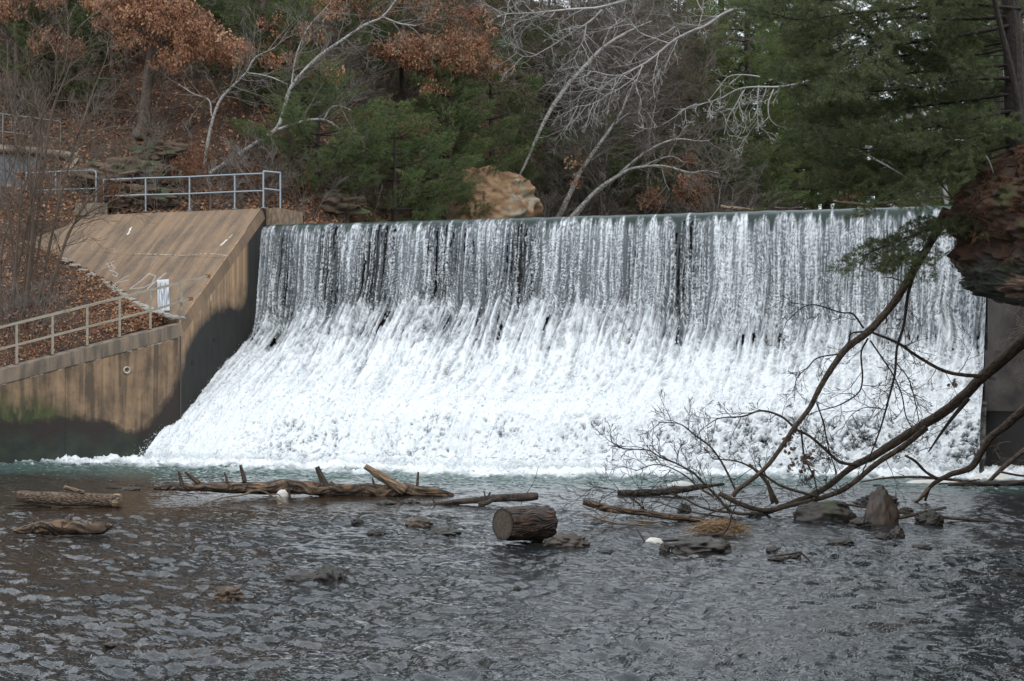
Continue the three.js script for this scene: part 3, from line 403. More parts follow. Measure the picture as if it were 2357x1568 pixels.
// leaf-strewn bank between the retaining wall and the slab
{
  const N = WL.n.z > 0 ? 1 : -1, near = [[-260, 0], [0, 0], [120, 0], [240, 0], [330, 0], [412, 0]].map(([x]) => { const [a] = WL.hit(x, 784 + (415 - x) * 0.1); return WL.at(a, topB(a) - 0.05, -N * 0.75); });
  const far = [[-260, 470, 50], [0, 500, 49.5], [60, 560, 47], [140, 592], [205, 626], [265, 662], [330, 712], [413, 736]].map(([x, y, d]) => d ? P(x, y, d) : SL.hit3(x, y).addScaledVector(SL.n, 0.03 * (SL.n.z > 0 ? 1 : -1)));
  const cn = new THREE.CatmullRomCurve3(near), cf = new THREE.CatmullRomCurve3(far);
  struct('river_bank', gridGeo(90, 60, (u, v) => { const p = cn.getPoint(u).lerp(cf.getPoint(u), v); p.y += Math.sin(v * Math.PI) * (0.25 + 0.2 * fbm2(p.x * 0.8, p.z * 0.8)) * (1 - u * 0.9) + 0.03 * n2(p.x * 5, p.z * 5) * Math.sin(v * Math.PI); return p; }, { uv: (u, v, p) => [p.x / 4, p.z / 4 + p.y / 4] }), litter);
}
{ // grey ramp at the left edge, with a concrete kerb
  const t = thing('ramp', 'blue-grey asphalt ramp with tan concrete edge behind the bare shrub', 'ramp', P(60, 460, 51.5));
  const q = [[-200, 335, 53], [150, 372, 53.2], [128, 470, 51.6], [-200, 470, 50.8]].map(p => P(...p)), surf = (u, v) => q[0].clone().lerp(q[1], u).lerp(q[3].clone().lerp(q[2], u), v);
  mesh('ramp_surface', gridGeo(20, 10, surf, { uv: (u, v) => [u * 3, v] }), std({ map: tex(256, 256, (u, v) => { const k = 0.085 * (1 + 0.3 * fbm2(u * 4, v * 4, 3) + 0.25 * n2(u * 90, v * 90)); return [k * 0.95, k, k * 1.05]; }), roughness: 0.9 }), t);
  const edge = [P(-200, 333, 53), P(60, 347, 53.1), P(178, 362, 53.2), P(150, 400, 52.8), P(134, 470, 51.6)]; mesh('kerb', merge([tube(edge.slice(0, 3).map(p => p.clone()), [0.16, 0.16, 0.16], 4), tube(edge.slice(2), [0.16, 0.15, 0.14], 4)]), concrete(tex(128, 128, (u, v) => mix3([0.14, 0.11, 0.08], [0.24, 0.18, 0.13], clamp(0.5 + fbm2(u * 5, v * 5))))), t);
}
const rockCol = (a, b, moss, my = 0.3) => (x, y, z, ny) => { let c = mix3(a, b, clamp(0.5 + fbm3(x * 1.5, y * 5, z * 1.5, 4) * 1.2)); c = mix3(c, moss, sst(0.05, 0.35, fbm3(x * 1.1 + 5, y * 1.1, z * 1.1, 3) + 0.35 * (ny - my))); return c.map(v => v * (1 + 0.25 * n3(x * 16, y * 22, z * 16))); };
const vcol = (r = 0.9) => std({ vertexColors: true, roughness: r });
{ // sandstone outcrop on the far shore
  const c = P(1110, 472, 60.5), g = rockGeo(c, 2.1, 1.45, 1.6, { seed: 6, detail: 9, rough: 0.22, strata: 0, sharp: 0.2 }); { const q = g.attributes.position; for (let i = 0; i < q.count; i++) { let x = q.getX(i) - c.x, y = q.getY(i) - c.y, z = q.getZ(i) - c.z; const f = 1.05 + 0.12 * fbm2(x * 1.2, y * 1.2, 4) + 0.025 * n2(x * 0.8, y * 5) + 0.05 * n2(x * 3, y * 3) - 0.12 * y; if (z > f) z = f + (z - f) * 0.12;  q.setZ(i, c.z + z); q.setY(i, c.y + y); } g.computeVertexNormals(); }
  paint(g, (x, y, z, ny) => { const dx = x - c.x, dy = y - c.y; let k = mix3([0.2, 0.12, 0.064], [0.33, 0.21, 0.12], clamp(0.5 + fbm3(x * 1.3, y * 2.2, z * 1.3, 5) * 1.3)); const pale = sst(0.05, 0.25, fbm2(x * 1.6 + 3, y * 1.6, 3) + 0.35 * Math.exp(-((dx - 1.45) ** 2 + (dy + 0.1) ** 2) / 0.3) - 0.1); k = mix3(k, [0.3, 0.27, 0.21], 0.8 * pale * sst(0.6, 1.3, dx)); if (ny > 0.72) k = mix3(k, [0.14, 0.055, 0.022], 0.85 * sst(-0.2, 0.1, fbm2(x * 3, z * 3))); const cr = Math.abs(dx - 0.15 - 0.6 * (-dy) * 0.45 - 0.08 * n2(y * 4, 2)); if (cr < 0.035 && dy > -0.45 && dy < 0.45) k = k.map(v => v * 0.25); return k.map(v => v * (1 + 0.12 * n3(x * 14, y * 18, z * 14))); });
  tag(mesh('sandstone_outcrop', g, vcol()), 'bare orange sandstone outcrop on the far shore beside the pines', 'rock');
}
{ // ledges and boulders on the left hillside
  const ledge = (x, y, d, sx, sy, sz, seed, label) => { const g = rockGeo(P(x, y, d), sx, sy, sz, { seed, detail: 6, rough: 0.4, strata: 0.05, sharp: 0.3 }); paint(g, rockCol([0.05, 0.034, 0.022], [0.13, 0.085, 0.055], [0.045, 0.062, 0.025])); tag(mesh('rock_ledge', g, vcol()), label, 'rock', 'layered rock ledges on the left hillside'); };
  ledge(370, 352, 53.6, 0.95, 0.42, 0.8, 21, 'mossy brown rock ledge below the roots of the big oak'); ledge(290, 405, 51.9, 1.7, 0.5, 0.8, 22, 'low layered rock ledge above the upper handrail, long and brown'); ledge(330, 455, 50.7, 1.2, 0.42, 0.6, 23, 'lichen-spotted rock ledge right behind the upper handrail posts'); ledge(275, 462, 50.5, 0.5, 0.3, 0.4, 24, 'small pale boulder behind the left end of the upper handrail'); ledge(745, 478, 53.4, 1.3, 0.5, 0.7, 25, 'dark lichen-grey ledge at the pond edge beside the abutment cap'); ledge(450, 262, 57.5, 1.5, 0.3, 0.7, 26, 'narrow dark rock step high on the leafy slope right of the big oak');
}
{ // overhanging rock on the right bank: rings of one outline, at the pine's foot
  const lev = [[250, 2520], [318, 2400], [345, 2330], [385, 2290], [425, 2240], [455, 2212], [490, 2196], [525, 2204], [560, 2214], [600, 2214], [635, 2226], [662, 2252], [684, 2292], [698, 2345], [704, 2420]], D = 27.2, cx = 2640, n = 300;
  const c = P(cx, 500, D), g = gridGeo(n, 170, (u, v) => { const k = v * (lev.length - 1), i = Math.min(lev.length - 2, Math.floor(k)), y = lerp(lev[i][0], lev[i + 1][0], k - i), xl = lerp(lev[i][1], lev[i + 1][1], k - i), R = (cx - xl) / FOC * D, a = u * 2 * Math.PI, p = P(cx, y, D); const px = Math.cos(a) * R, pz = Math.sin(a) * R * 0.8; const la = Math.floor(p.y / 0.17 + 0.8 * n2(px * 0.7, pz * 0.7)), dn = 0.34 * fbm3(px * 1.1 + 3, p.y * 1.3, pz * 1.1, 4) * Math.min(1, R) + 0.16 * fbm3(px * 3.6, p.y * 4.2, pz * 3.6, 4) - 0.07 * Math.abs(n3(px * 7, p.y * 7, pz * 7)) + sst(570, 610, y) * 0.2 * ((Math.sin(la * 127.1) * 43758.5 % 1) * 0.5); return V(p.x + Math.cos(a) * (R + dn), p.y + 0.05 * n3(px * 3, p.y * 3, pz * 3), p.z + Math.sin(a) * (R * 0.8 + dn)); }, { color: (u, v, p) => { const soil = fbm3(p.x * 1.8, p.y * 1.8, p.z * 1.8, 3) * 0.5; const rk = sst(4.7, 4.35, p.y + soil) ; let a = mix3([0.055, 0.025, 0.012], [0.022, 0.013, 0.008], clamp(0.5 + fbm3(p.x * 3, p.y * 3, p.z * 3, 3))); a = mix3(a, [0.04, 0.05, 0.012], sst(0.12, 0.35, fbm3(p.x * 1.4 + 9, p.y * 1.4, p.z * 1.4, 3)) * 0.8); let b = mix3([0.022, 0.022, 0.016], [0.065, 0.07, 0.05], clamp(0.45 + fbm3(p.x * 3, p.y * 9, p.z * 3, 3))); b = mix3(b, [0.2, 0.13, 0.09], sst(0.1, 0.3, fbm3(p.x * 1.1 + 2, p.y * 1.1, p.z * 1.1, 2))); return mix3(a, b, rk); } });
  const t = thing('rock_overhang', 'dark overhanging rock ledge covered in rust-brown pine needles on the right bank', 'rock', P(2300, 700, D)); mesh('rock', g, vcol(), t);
  const r = mulberry(91), list = [], blade = new THREE.BufferGeometry(); const bp = []; for (let i = 0; i < 22; i++) { const a = r() * 6.28, l = 0.05 + 0.07 * r(), x = (r() - 0.5) * 0.12, z = (r() - 0.5) * 0.12, e = r() * 0.03; bp.push(x, 0.004, z, x + Math.cos(a) * l, e, z + Math.sin(a) * l, x + 0.004, 0.012, z + 0.004); } blade.setAttribute('position', new THREE.Float32BufferAttribute(bp, 3)); blade.computeVertexNormals();
  const pp = g.attributes.position, nn = g.attributes.normal; for (let i = 0; i < 5200; i++) { const k = Math.floor(r() * pp.count), y = pp.getY(k); if (y < 4.4 + 0.5 * r() || r() < 0.2) continue; const nv = V(nn.getX(k), nn.getY(k), nn.getZ(k)); if (nv.dot(V(pp.getX(k) - c.x, 0.4, pp.getZ(k) - c.z)) < 0) nv.negate(); list.push([mat4(V(pp.getX(k), y, pp.getZ(k)).addScaledVector(nv, 0.005), qdir(nv, r() * 6), 0.8 + 0.6 * r()), mix3([0.05, 0.021, 0.01], [0.13, 0.058, 0.026], r())]); }
  inst('needle_litter', blade, std({ c: [1, 1, 1] }), list, t);
  // the rest of the right bank, outside the frame
  struct('right_bank', gridGeo(40, 90, (u, v) => { const d = lerp(8, 80, v), x0 = d < 41 ? d * 0.3275 + 1.3 : 14.7 + (d - 41) * 0.13, x = x0 + u * 22; return V(x, Math.min(7, -0.5 + u * 60) + 1.5 * u + 0.5 * fbm2(x, d), -d); }, { flip: true, uv: (u, v, p) => [p.x / 5, p.z / 5] }), litter);
}
// fallen leaves over the slopes
{
  const leaf = (() => { const s = [[0, 0], [0.35, 0.28], [0.55, 0.12], [1, 0.0], [0.55, -0.14], [0.3, -0.26]], p = []; for (let i = 1; i < s.length - 1; i++) for (const k of [0, i, i + 1]) p.push(s[k][0] - 0.5, 0.12 * Math.cos(s[k][0] * 5) * (k % 2 ? 1 : 0.4), s[k][1]); const g = new THREE.BufferGeometry(); g.setAttribute('position', new THREE.Float32BufferAttribute(p, 3)); g.computeVertexNormals(); return g; })();
  const r = mulberry(44), list = [], pal = [[0.2, 0.085, 0.035], [0.27, 0.145, 0.075], [0.12, 0.048, 0.02], [0.32, 0.2, 0.12], [0.17, 0.065, 0.025]];
  const put = (p, s) => list.push([mat4(p, new THREE.Quaternion().setFromEuler(new THREE.Euler(r() * 1.6 - 0.2, r() * 6.3, r() * 1.4 - 0.7)), s * (0.7 + 0.7 * r())), pal[Math.floor(r() * 5)]]);
  for (let i = 0; i < 30000; i++) { const x = lerp(-26, 4, r()), d = shore(x) + 0.2 + 24 * r() * r(); if (x > -3 && r() < 0.5) continue; put(V(x, hillH(x, d) + 0.03, -d), 0.15); }
  const bk = scene.getObjectByName('river_bank').geometry.attributes.position; for (let i = 0; i < 7000; i++) { const k = Math.floor(r() * bk.count); put(V(bk.getX(k) + (r() - 0.5) * 0.2, bk.getY(k) + 0.02, bk.getZ(k) + (r() - 0.5) * 0.2), 0.1); }
  tag(inst('fallen_leaves', leaf, std({ c: [1, 1, 1], roughness: 0.8 }), list), 'brown fallen leaves scattered over the hillside and bank', 'leaves');
}

// ---------------------------------------------------------------- trees
const barkTex = (dark, light, fx = 6, fy = 0.9) => tex(256, 1024, (u, v) => { const r = 1 - Math.abs(n2(u * fx * 2 + 0.4 * n2(u * 4, v * 24), v * fy * 16)), k = clamp(r * 0.8 + 0.35 * fbm2(u * 10, v * 40, 3)); return mix3(light, dark, k); });
const barkB = tex(256, 1024, (u, v) => { const r = Math.abs(n2(u * 14 + 0.4 * n2(u * 4, v * 24), v * 16)); const k = 0.3 + 0.6 * r + 0.1 * n2(u * 40, v * 120); return [k, k, k]; }, { srgb: false });
const bark = (d, l, fx, fy) => std({ map: barkTex(d, l, fx, fy), roughness: 0.95, bumpMap: barkB, bumpScale: 0.02 });
const oakBark = bark([0.04, 0.028, 0.02], [0.17, 0.13, 0.1]), pineBark = bark([0.02, 0.015, 0.012], [0.085, 0.065, 0.052]), twigBark = std({ c: [0.145, 0.124, 0.105] }), redTwig = std({ c: [0.1, 0.072, 0.05] }), wetBark = bark([0.009, 0.007, 0.005], [0.105, 0.072, 0.046]), darkBark = bark([0.007, 0.006, 0.005], [0.036, 0.026, 0.019]);
const birchBark = std({ map: tex(256, 1024, (u, v) => { const lent = n2(u * 5, v * 160) > 0.55 ? 1 : 0, scar = fbm2(u * 2.5, v * 36, 3) > 0.26 ? 1 : 0; const c = mix3([0.38, 0.365, 0.335], [0.2, 0.19, 0.17], clamp(0.5 + fbm2(u * 4, v * 8, 3))); return mix3(c, [0.05, 0.045, 0.04], clamp(lent * 0.55 + scar * 0.85)); }), roughness: 0.75 });
const paleBark = std({ map: tex(128, 256, (u, v) => mix3([0.13, 0.12, 0.106], [0.36, 0.345, 0.32], clamp(0.55 + fbm2(u * 4, v * 9, 4)))), roughness: 0.85 });
const ax = (dir, tilt, roll) => { const d = dir.clone().normalize(), s = Math.abs(d.y) < 0.95 ? V(0, 1, 0).cross(d).normalize() : V(1, 0, 0), q = new THREE.Quaternion().setFromAxisAngle(d, roll); s.applyQuaternion(q); return d.applyAxisAngle(s, tilt); };
// limbs that fork at random: pushes tubes into out, tips into tips
function fork(out, p, dir, len, r, lvl, rng, o, tips) {
  const n = lvl > 1 ? 5 : 4, pts = [p.clone()], rad = [r], d = dir.clone().normalize(), e = o.bend ?? 0.22;
  for (let i = 1; i <= n; i++) { d.x += (rng() - 0.5) * e; d.y += (rng() - 0.5) * e + (o.up ?? 0.02); d.z += (rng() - 0.5) * e; d.normalize(); pts.push(pts[i - 1].clone().addScaledVector(d, len / n)); rad.push(Math.max(o.min ?? 0.003, r * (1 - 0.75 * i / n))); }
  out.push(tube(pts, rad, r > 0.05 ? 7 : r > 0.015 ? 5 : 3, { cap: false }));
  if (lvl <= 0) { tips?.push([pts[n], d.clone()]); return; }
  const kids = o.kids?.[lvl] ?? 4;
  for (let i = 0; i < kids; i++) { const t = lerp(o.from ?? 0.3, 0.98, (i + rng() * 0.8) / kids), a = Math.min(n - 1, Math.floor(t * n)), q = pts[a].clone().lerp(pts[a + 1], t * n - a); const dd = ax(pts[a + 1].clone().sub(pts[a]), (o.angle ?? 0.7) * (0.6 + 0.8 * rng()), rng() * 6.28); fork(out, q, dd, len * (o.ratio ?? 0.55) * (0.6 + 0.7 * rng()) * (1 - 0.35 * t), Math.max(o.min ?? 0.003, rad[a] * 0.55), lvl - 1, rng, o, tips); }
}
// sprays that are copied by the thousand
function pineSpray(seed, len, tufts, blades, bl, bw, droop = 0) {
  const r = mulberry(seed), p = []; const add = (o, d, l, w) => { const s = V(r() - 0.5, r() - 0.5, r() - 0.5).cross(d).normalize().multiplyScalar(w / 2); const e = o.clone().addScaledVector(d, l); e.y -= 0.1 * l; p.push(o.x - s.x, o.y - s.y, o.z - s.z, o.x + s.x, o.y + s.y, o.z + s.z, e.x, e.y, e.z); };
  for (let i = 0; i < tufts; i++) { const t = 0.15 + 0.85 * (i + r()) / tufts, side = i % 2 ? 1 : -1, w = (1 - t) * 0.75 * len * (0.4 + 0.6 * r()), o = V(side * w * 0.8, t * len - 0.1 * w, (r() - 0.5) * 0.12 * len - droop * t * t * len), dir = V(side * (i === tufts - 1 ? 0 : 0.7), 0.8, 0.35 * r()).normalize(); for (let b = 0; b < blades; b++) add(o.clone().addScaledVector(dir, -0.06 * r()), ax(dir, 0.25 + 0.75 * r(), r() * 6.28), bl * (0.7 + 0.5 * r()), bw); }
  const g = new THREE.BufferGeometry(); g.setAttribute('position', new THREE.Float32BufferAttribute(p, 3)); g.computeVertexNormals(); return g;
}
const sprays = [1, 2, 3].map(s => pineSpray(s, 0.85, 15, 16, 0.15, 0.015)), nearSprays = [4, 5, 6].map(s => pineSpray(s, 0.5, 13, 26, 0.1, 0.0055, 0.08));
const oakLeafSpray = [7, 8].map(s => { const r = mulberry(s), p = []; for (let i = 0; i < 26; i++) { const o = V((r() - 0.5) * 0.5, r() * 0.55, (r() - 0.5) * 0.5), d = V(r() - 0.5, -0.75 + 0.5 * r(), r() - 0.5).normalize(), s2 = V(r() - 0.5, r() - 0.5, r() - 0.5).cross(d).normalize(), f = d.clone().cross(s2), l = 0.1 + 0.07 * r(), w = 0.03 + 0.018 * r(); const q = [[0, 0, 0], [0.35, 1, 0.25], [0.5, 0.45, 0.1], [0.7, 0.9, 0.3], [1, 0, -0.15], [0.7, -0.9, 0.3], [0.5, -0.45, 0.1], [0.35, -1, 0.25]].map(([a, b, c]) => o.clone().addScaledVector(d, a * l).addScaledVector(s2, b * w).addScaledVector(f, c * w)); for (let k = 1; k < 7; k++) for (const v of [q[0], q[k], q[k + 1]]) p.push(v.x, v.y, v.z); } const g = new THREE.BufferGeometry(); g.setAttribute('position', new THREE.Float32BufferAttribute(p, 3)); g.computeVertexNormals(); return g; });
const twigSprays = [31, 32, 33].map(s => { const r = mulberry(s), out = []; fork(out, V(0, 0, 0), V(0, 1, 0), 1, 0.009, 2, r, { kids: [0, 5, 7], bend: 0.3, angle: 0.6, min: 0.0045, from: 0.15 }); return merge(out); });
const needleMat = std({ c: [1, 1, 1], roughness: 0.85, transmission: 0.35 }), leafMat = std({ c: [1, 1, 1], roughness: 0.7, transmission: 0.2 });
const greens = [[0.11, 0.15, 0.034], [0.09, 0.125, 0.028], [0.14, 0.175, 0.045], [0.075, 0.105, 0.028]], bronzes = [[0.32, 0.145, 0.065], [0.23, 0.092, 0.04], [0.42, 0.24, 0.13], [0.16, 0.062, 0.027]];

function pine(base, H, { seed, spread = 2.6, from = 0.12, lean = V(0, 1, 0), label = 'bushy green white pine among the bare hillside trees', group = 'white pines on the hillside', step = 0.5, tone = 1, top = 1 }) {
  const r = mulberry(seed), t = thing('pine_tree', label, 'tree', base, group), tr = [0, 0.3, 0.6, 1].map(k => base.clone().addScaledVector(lean, k * H).add(V(0.15 * (r() - 0.5), 0, 0.15 * (r() - 0.5)))), limbs = [], leaves = [[], [], []], R = 0.016 * H + 0.03;
  mesh('trunk', stick(tr, [R, R * 0.8, R * 0.5, 0.02], 8, { rough: 0.1 }), pineBark, t);
  for (let y = from * H; y < H * 0.98; y += step * (0.8 + 0.4 * r())) {
    const f = y / H, L = spread * Math.min(1, (1 - f) * 1.7 + 0.06) * (0.75 + 0.5 * r()) * (f < 0.25 ? 0.8 : 1), c = base.clone().addScaledVector(lean, y), nb = 4 + Math.floor(2 * r()), a0 = r() * 6.28;
    for (let b = 0; b < nb; b++) {
      const a = a0 + b / nb * 6.28 + (r() - 0.5) * 0.6, l = L * (0.65 + 0.5 * r()), el = 0.05 + 0.35 * f + 0.2 * (r() - 0.5), d = V(Math.cos(a), el, Math.sin(a)).normalize(), e = c.clone().addScaledVector(d, l).add(V(0, 0.05 * l * l - 0.02 * l, 0)), m = c.clone().addScaledVector(d, l * 0.5).add(V(0, -0.06 * l, 0));
      limbs.push(tube([c, m, e], [0.022 + 0.008 * l, 0.016, 0.006], 4, { cap: false }));
      for (let k = 0.28; k <= 1.0; k += 0.2 / l) { const q = k < 0.5 ? c.clone().lerp(m, k * 2) : m.clone().lerp(e, k * 2 - 1); for (const s of [-1, 1, 0]) { if (s === 0 && k < 0.75) continue; if (r() < 0.12) continue; const sd = d.clone().applyAxisAngle(UPV, s * (0.5 + 0.5 * r())); sd.y += 0.12 + 0.3 * r(); leaves[Math.floor(r() * 3)].push([mat4(q, qdir(sd, r() * 6.28), (0.6 + 0.55 * r()) * (0.75 + 0.25 * (1 - k))), mix3(greens[Math.floor(r() * 4)], greens[Math.floor(r() * 4)], r()).map(v => v * tone * (0.85 + 0.3 * r()))]); } }
    }
  }
  mesh('limbs', merge(limbs), pineBark, t).userData.kind = 'stuff';
  leaves.forEach((l, i) => inst('foliage', sprays[i], needleMat, l, t));
  return t;
}
const on = (x, d) => V((x - CX) / FOC * d, hillH((x - CX) / FOC * d, d) - 0.1, -d);   // a spot on the hillside under a picture column
// ---- pines that stand out in the photograph
pine(on(1035, 60), 6.2, { seed: 101, spread: 2.9, from: 0.06, label: 'broad bushy green pine right beside the sandstone outcrop', group: undefined });
pine(on(905, 56.2), 4.8, { seed: 102, spread: 3.0, from: 0.05, label: 'low spreading green pine at the pond edge between abutment and sandstone outcrop', group: undefined });
pine(on(735, 53.4), 4.6, { seed: 103, spread: 2.7, from: 0.06, label: 'low green pine just behind the leaning white birch on the left', group: undefined });
pine(on(1130, 64), 6.5, { seed: 104, spread: 2.6, from: 0.1, label: 'green pine standing behind the sandstone outcrop', group: undefined });
pine(on(1720, 78), 16, { seed: 105, spread: 3.8, from: 0.03, tone: 1.25, label: 'tall dense green pine behind the logs on the weir crest', group: undefined });
pine(on(1610, 76), 9.5, { seed: 106, tone: 1.25, spread: 2.8, from: 0.05, label: 'mid-height green pine left of the tall dense one above the weir', group: undefined });
pine(on(1800, 84), 15, { seed: 107, spread: 3.8, from: 0.03, label: 'dark green pine half hidden behind the tall dense one above the weir', group: undefined });
pine(on(1395, 68), 4.4, { seed: 108, spread: 2.2, from: 0.05, label: 'small green pine at the foot of the leaning birches', group: undefined });
{ // the others, higher up the slope
  const list = [[610, 66, 11], [480, 70, 13], [700, 72, 13], [820, 70, 12], [930, 74, 14], [90, 60, 10], [20, 64, 12], [190, 66, 12], [270, 72, 12], [560, 60, 6.5], [1010, 82, 12], [1250, 70, 6], [1500, 86, 12], [1290, 66, 3.2], [1545, 71, 4.2], [1660, 92, 15], [1480, 68, 3.4], [1750, 70, 4.5], [1900, 104, 13], [1990, 108, 12], [2120, 112, 11], [2230, 110, 9], [2310, 106, 10], [1110, 92, 10], [1860, 73, 5], [640, 84, 14], [380, 80, 14], [1190, 80, 6], [1395, 92, 8], [2080, 92, 15], [2170, 88, 14], [2260, 84, 13], [2340, 80, 13], [2420, 84, 15], [800, 62, 6], [640, 57, 5], [960, 66, 7], [130, 57, 8], [240, 61, 9], [330, 66, 11], [420, 63, 8], [2020, 96, 14], [1640, 73, 7], [1830, 90, 13], [1775, 97, 15], [1905, 92, 14], [1870, 88, 13], [1560, 80, 9]];
  list.forEach(([x, d, h], i) => pine(on(x, d), h, { seed: 200 + i, spread: 1.6 + h * 0.14, from: 0.05, step: 0.62, tone: 0.95 }));
  [[2345, 47, 11], [2300, 54, 13], [2235, 62, 14], [2330, 66, 14]].forEach(([x, d, h], i) => pine(P(x, 784 - (7.6 - EYE) / d * FOC, d), h, { seed: 260 + i, spread: 3.2, from: 0.05, step: 0.62, label: 'dark pine on the right bank behind the big near pine', group: 'pines behind the near right pine' }));
}
// ---- trees drawn as lines: [x, y, depth] in photograph pixels, radius in pixels
const px = (l, d) => l.map(([x, y, dd]) => P(x, y, dd ?? d));
function limb(l, rad, d, seg = 7, o = {}) { const pts = px(l, d), rr = (Array.isArray(rad) ? rad : [rad, rad * 0.4]), R = pts.map((_, i) => { const k = i / (pts.length - 1) * (rr.length - 1), a = Math.min(rr.length - 2, Math.floor(k)); return lerp(rr[a], rr[a + 1], k - a) * (pts[i].z / -FOC); }); return [stick(pts, R, seg, { per: 4, ...o }), pts, R]; }
const Z1 = l => l.map(([x, y, d]) => [x * 0.3335, y * 0.3335, d]), Z7 = l => l.map(([x, y, d]) => [1093 + x * 0.3156, y * 0.3156, d]);
// small forks along limbs; keeps trees from ending bare
function twigsAlong(pts, rng, n, len, r, o = {}, lvl = 2) { const out = []; for (let i = 0; i < n; i++) { const t = lerp(o.t0 ?? 0.25, 1, (i + rng()) / n) * (pts.length - 1), a = Math.min(pts.length - 2, Math.floor(t)), p = pts[a].clone().lerp(pts[a + 1], t - a), d = ax(pts[a + 1].clone().sub(pts[a]), 0.5 + 0.7 * rng(), rng() * 6.28); if (o.hang) d.y -= o.hang; fork(out, p, d, len * (0.6 + 0.8 * rng()), r, lvl, rng, { kids: [0, 3, 4], bend: 0.4, min: 0.0065, ...o }); } return out; }
function lineTree(name, label, cat, mat, limbs, { seed = 1, d, twigs = 8, tlen = 1.4, tr = 0.018, tmat = mat, seg = 7, group, hang = 0, part = 'limb', lvl = 2 } = {}) {
  const rng = mulberry(seed), made = limbs.map(([l, r]) => limb(l, r, d, seg, { rough: 0.12 })), t = thing(name, label, cat, made[0][1][0], group), tw = [];
  made.forEach(([g, pts], i) => { mesh(i ? part : 'trunk', g, mat, t); const len = pts[0].distanceTo(pts[pts.length - 1]); tw.push(...twigsAlong(pts, rng, Math.max(2, Math.round(1.5 * twigs * Math.min(1.5, len / 4))), tlen, tr, { hang, t0: i ? 0.15 : 0.4 }, lvl)); });
  if (tw.length) mesh('twigs', merge(tw), tmat, t).userData.kind = 'stuff';
  return t;
}
lineTree('birch_tree', 'white-barked birch leaning far right above the abutment with a low side limb', 'tree', birchBark, [[Z1([[1450, 1200], [1600, 1100], [1750, 1000], [1900, 900], [1935, 840], [1965, 730], [2010, 600], [2090, 500], [2200, 390], [2357, 280], [2520, 170], [2640, 115], [2760, -40]]), [5.8, 5.4, 4.8, 4.2, 3.7, 2.9, 2]], [Z1([[1900, 900], [2050, 850], [2130, 828], [2250, 830], [2310, 865]]), [4, 2]], [Z1([[2230, 830], [2290, 740], [2357, 735], [2420, 760]]), [2.4, 1]], [Z1([[2640, 115], [2750, 160], [2870, 178]]), [2.6, 1.2]], [Z1([[2010, 600], [2040, 400], [2120, 200], [2280, 20]]), [2.2, 1]]], { d: 52.5, seed: 61, twigs: 12, tlen: 1.3, tmat: twigBark });
lineTree('birch_tree', 'dark-scarred birch with a steep kinked trunk beside the leaning white birch', 'tree', birchBark, [[Z1([[1405, 1190], [1430, 1000], [1460, 850], [1520, 690], [1600, 600], [1700, 500], [1760, 400], [1900, 330]]), [4.4, 3.8, 3.2, 2.8, 2.2, 1.2]], [Z1([[1460, 800], [1440, 690], [1340, 650], [1230, 580]]), [2.2, 1]], [Z1([[1690, 500], [1860, 530], [2000, 590]]), [2, 1]]], { d: 53, seed: 62, twigs: 12, tlen: 1.3, tmat: twigBark });
lineTree('birch_tree', 'tall thin white birch leaning right above the sandstone outcrop', 'tree', birchBark, [[Z7([[300, 1330], [380, 1170], [440, 1030], [490, 920], [560, 790], [620, 700], [700, 590], [790, 500], [880, 400], [960, 330], [1060, 265], [1180, 200], [1300, 150]]), [2.2, 3.6, 4.6, 4.8, 4.8, 4.2, 3.2, 1.4]], [Z7([[930, 350], [980, 220], [1080, 110], [1100, 0]]), [2, 1]], [Z7([[800, 490], [700, 500], [640, 680]]), [1, 0.6]], [Z7([[1000, 300], [1050, 190], [1080, 90]]), [1.2, 0.7]], [Z7([[960, 335], [1060, 345], [1170, 400]]), [1.3, 0.6]]], { d: 62, seed: 63, twigs: 12, tlen: 1.8, tmat: twigBark });
lineTree('birch_tree', 'stout leaning birch trunk at the pond edge, leftmost of the trio above the crest', 'tree', birchBark, [[Z7([[600, 1610], [640, 1530], [700, 1400], [760, 1270], [860, 1120], [960, 980], [1050, 850], [1110, 720], [1160, 600]]), [7, 6.2, 5, 4, 2.6, 1.4]], [Z7([[960, 980], [1060, 870], [1130, 820]]), [1.8, 1]]], { d: 63, seed: 64, twigs: 10, tlen: 1.6, tmat: twigBark });
lineTree('birch_tree', 'low birch arching to the right over the crest with drooping white limb', 'tree', birchBark, [[Z7([[690, 1600], [800, 1480], [900, 1380], [1050, 1280], [1120, 1240], [1200, 1220], [1360, 1210], [1460, 1230], [1580, 1260], [1680, 1245], [1780, 1265]]), [5.4, 4.8, 4, 3, 2.4, 1.8, 1]], [Z7([[1360, 1210], [1390, 1330], [1420, 1390]]), [1.2, 0.6]], [Z7([[1220, 1220], [1320, 1170], [1440, 1140], [1530, 1190]]), [1.4, 0.7]]], { d: 62.5, seed: 65, twigs: 7, tlen: 1.1, tmat: twigBark });
lineTree('birch_tree', 'straight leaning birch between the stout one and the arching one', 'tree', birchBark, [[Z7([[720, 1600], [850, 1440], [1000, 1320], [1130, 1200], [1250, 1110], [1380, 1040], [1500, 1015], [1640, 1030], [1720, 1020]]), [4, 3.6, 3, 2.4, 1.8, 1]]], { d: 63.4, seed: 66, twigs: 8, tlen: 1.2, tmat: twigBark });
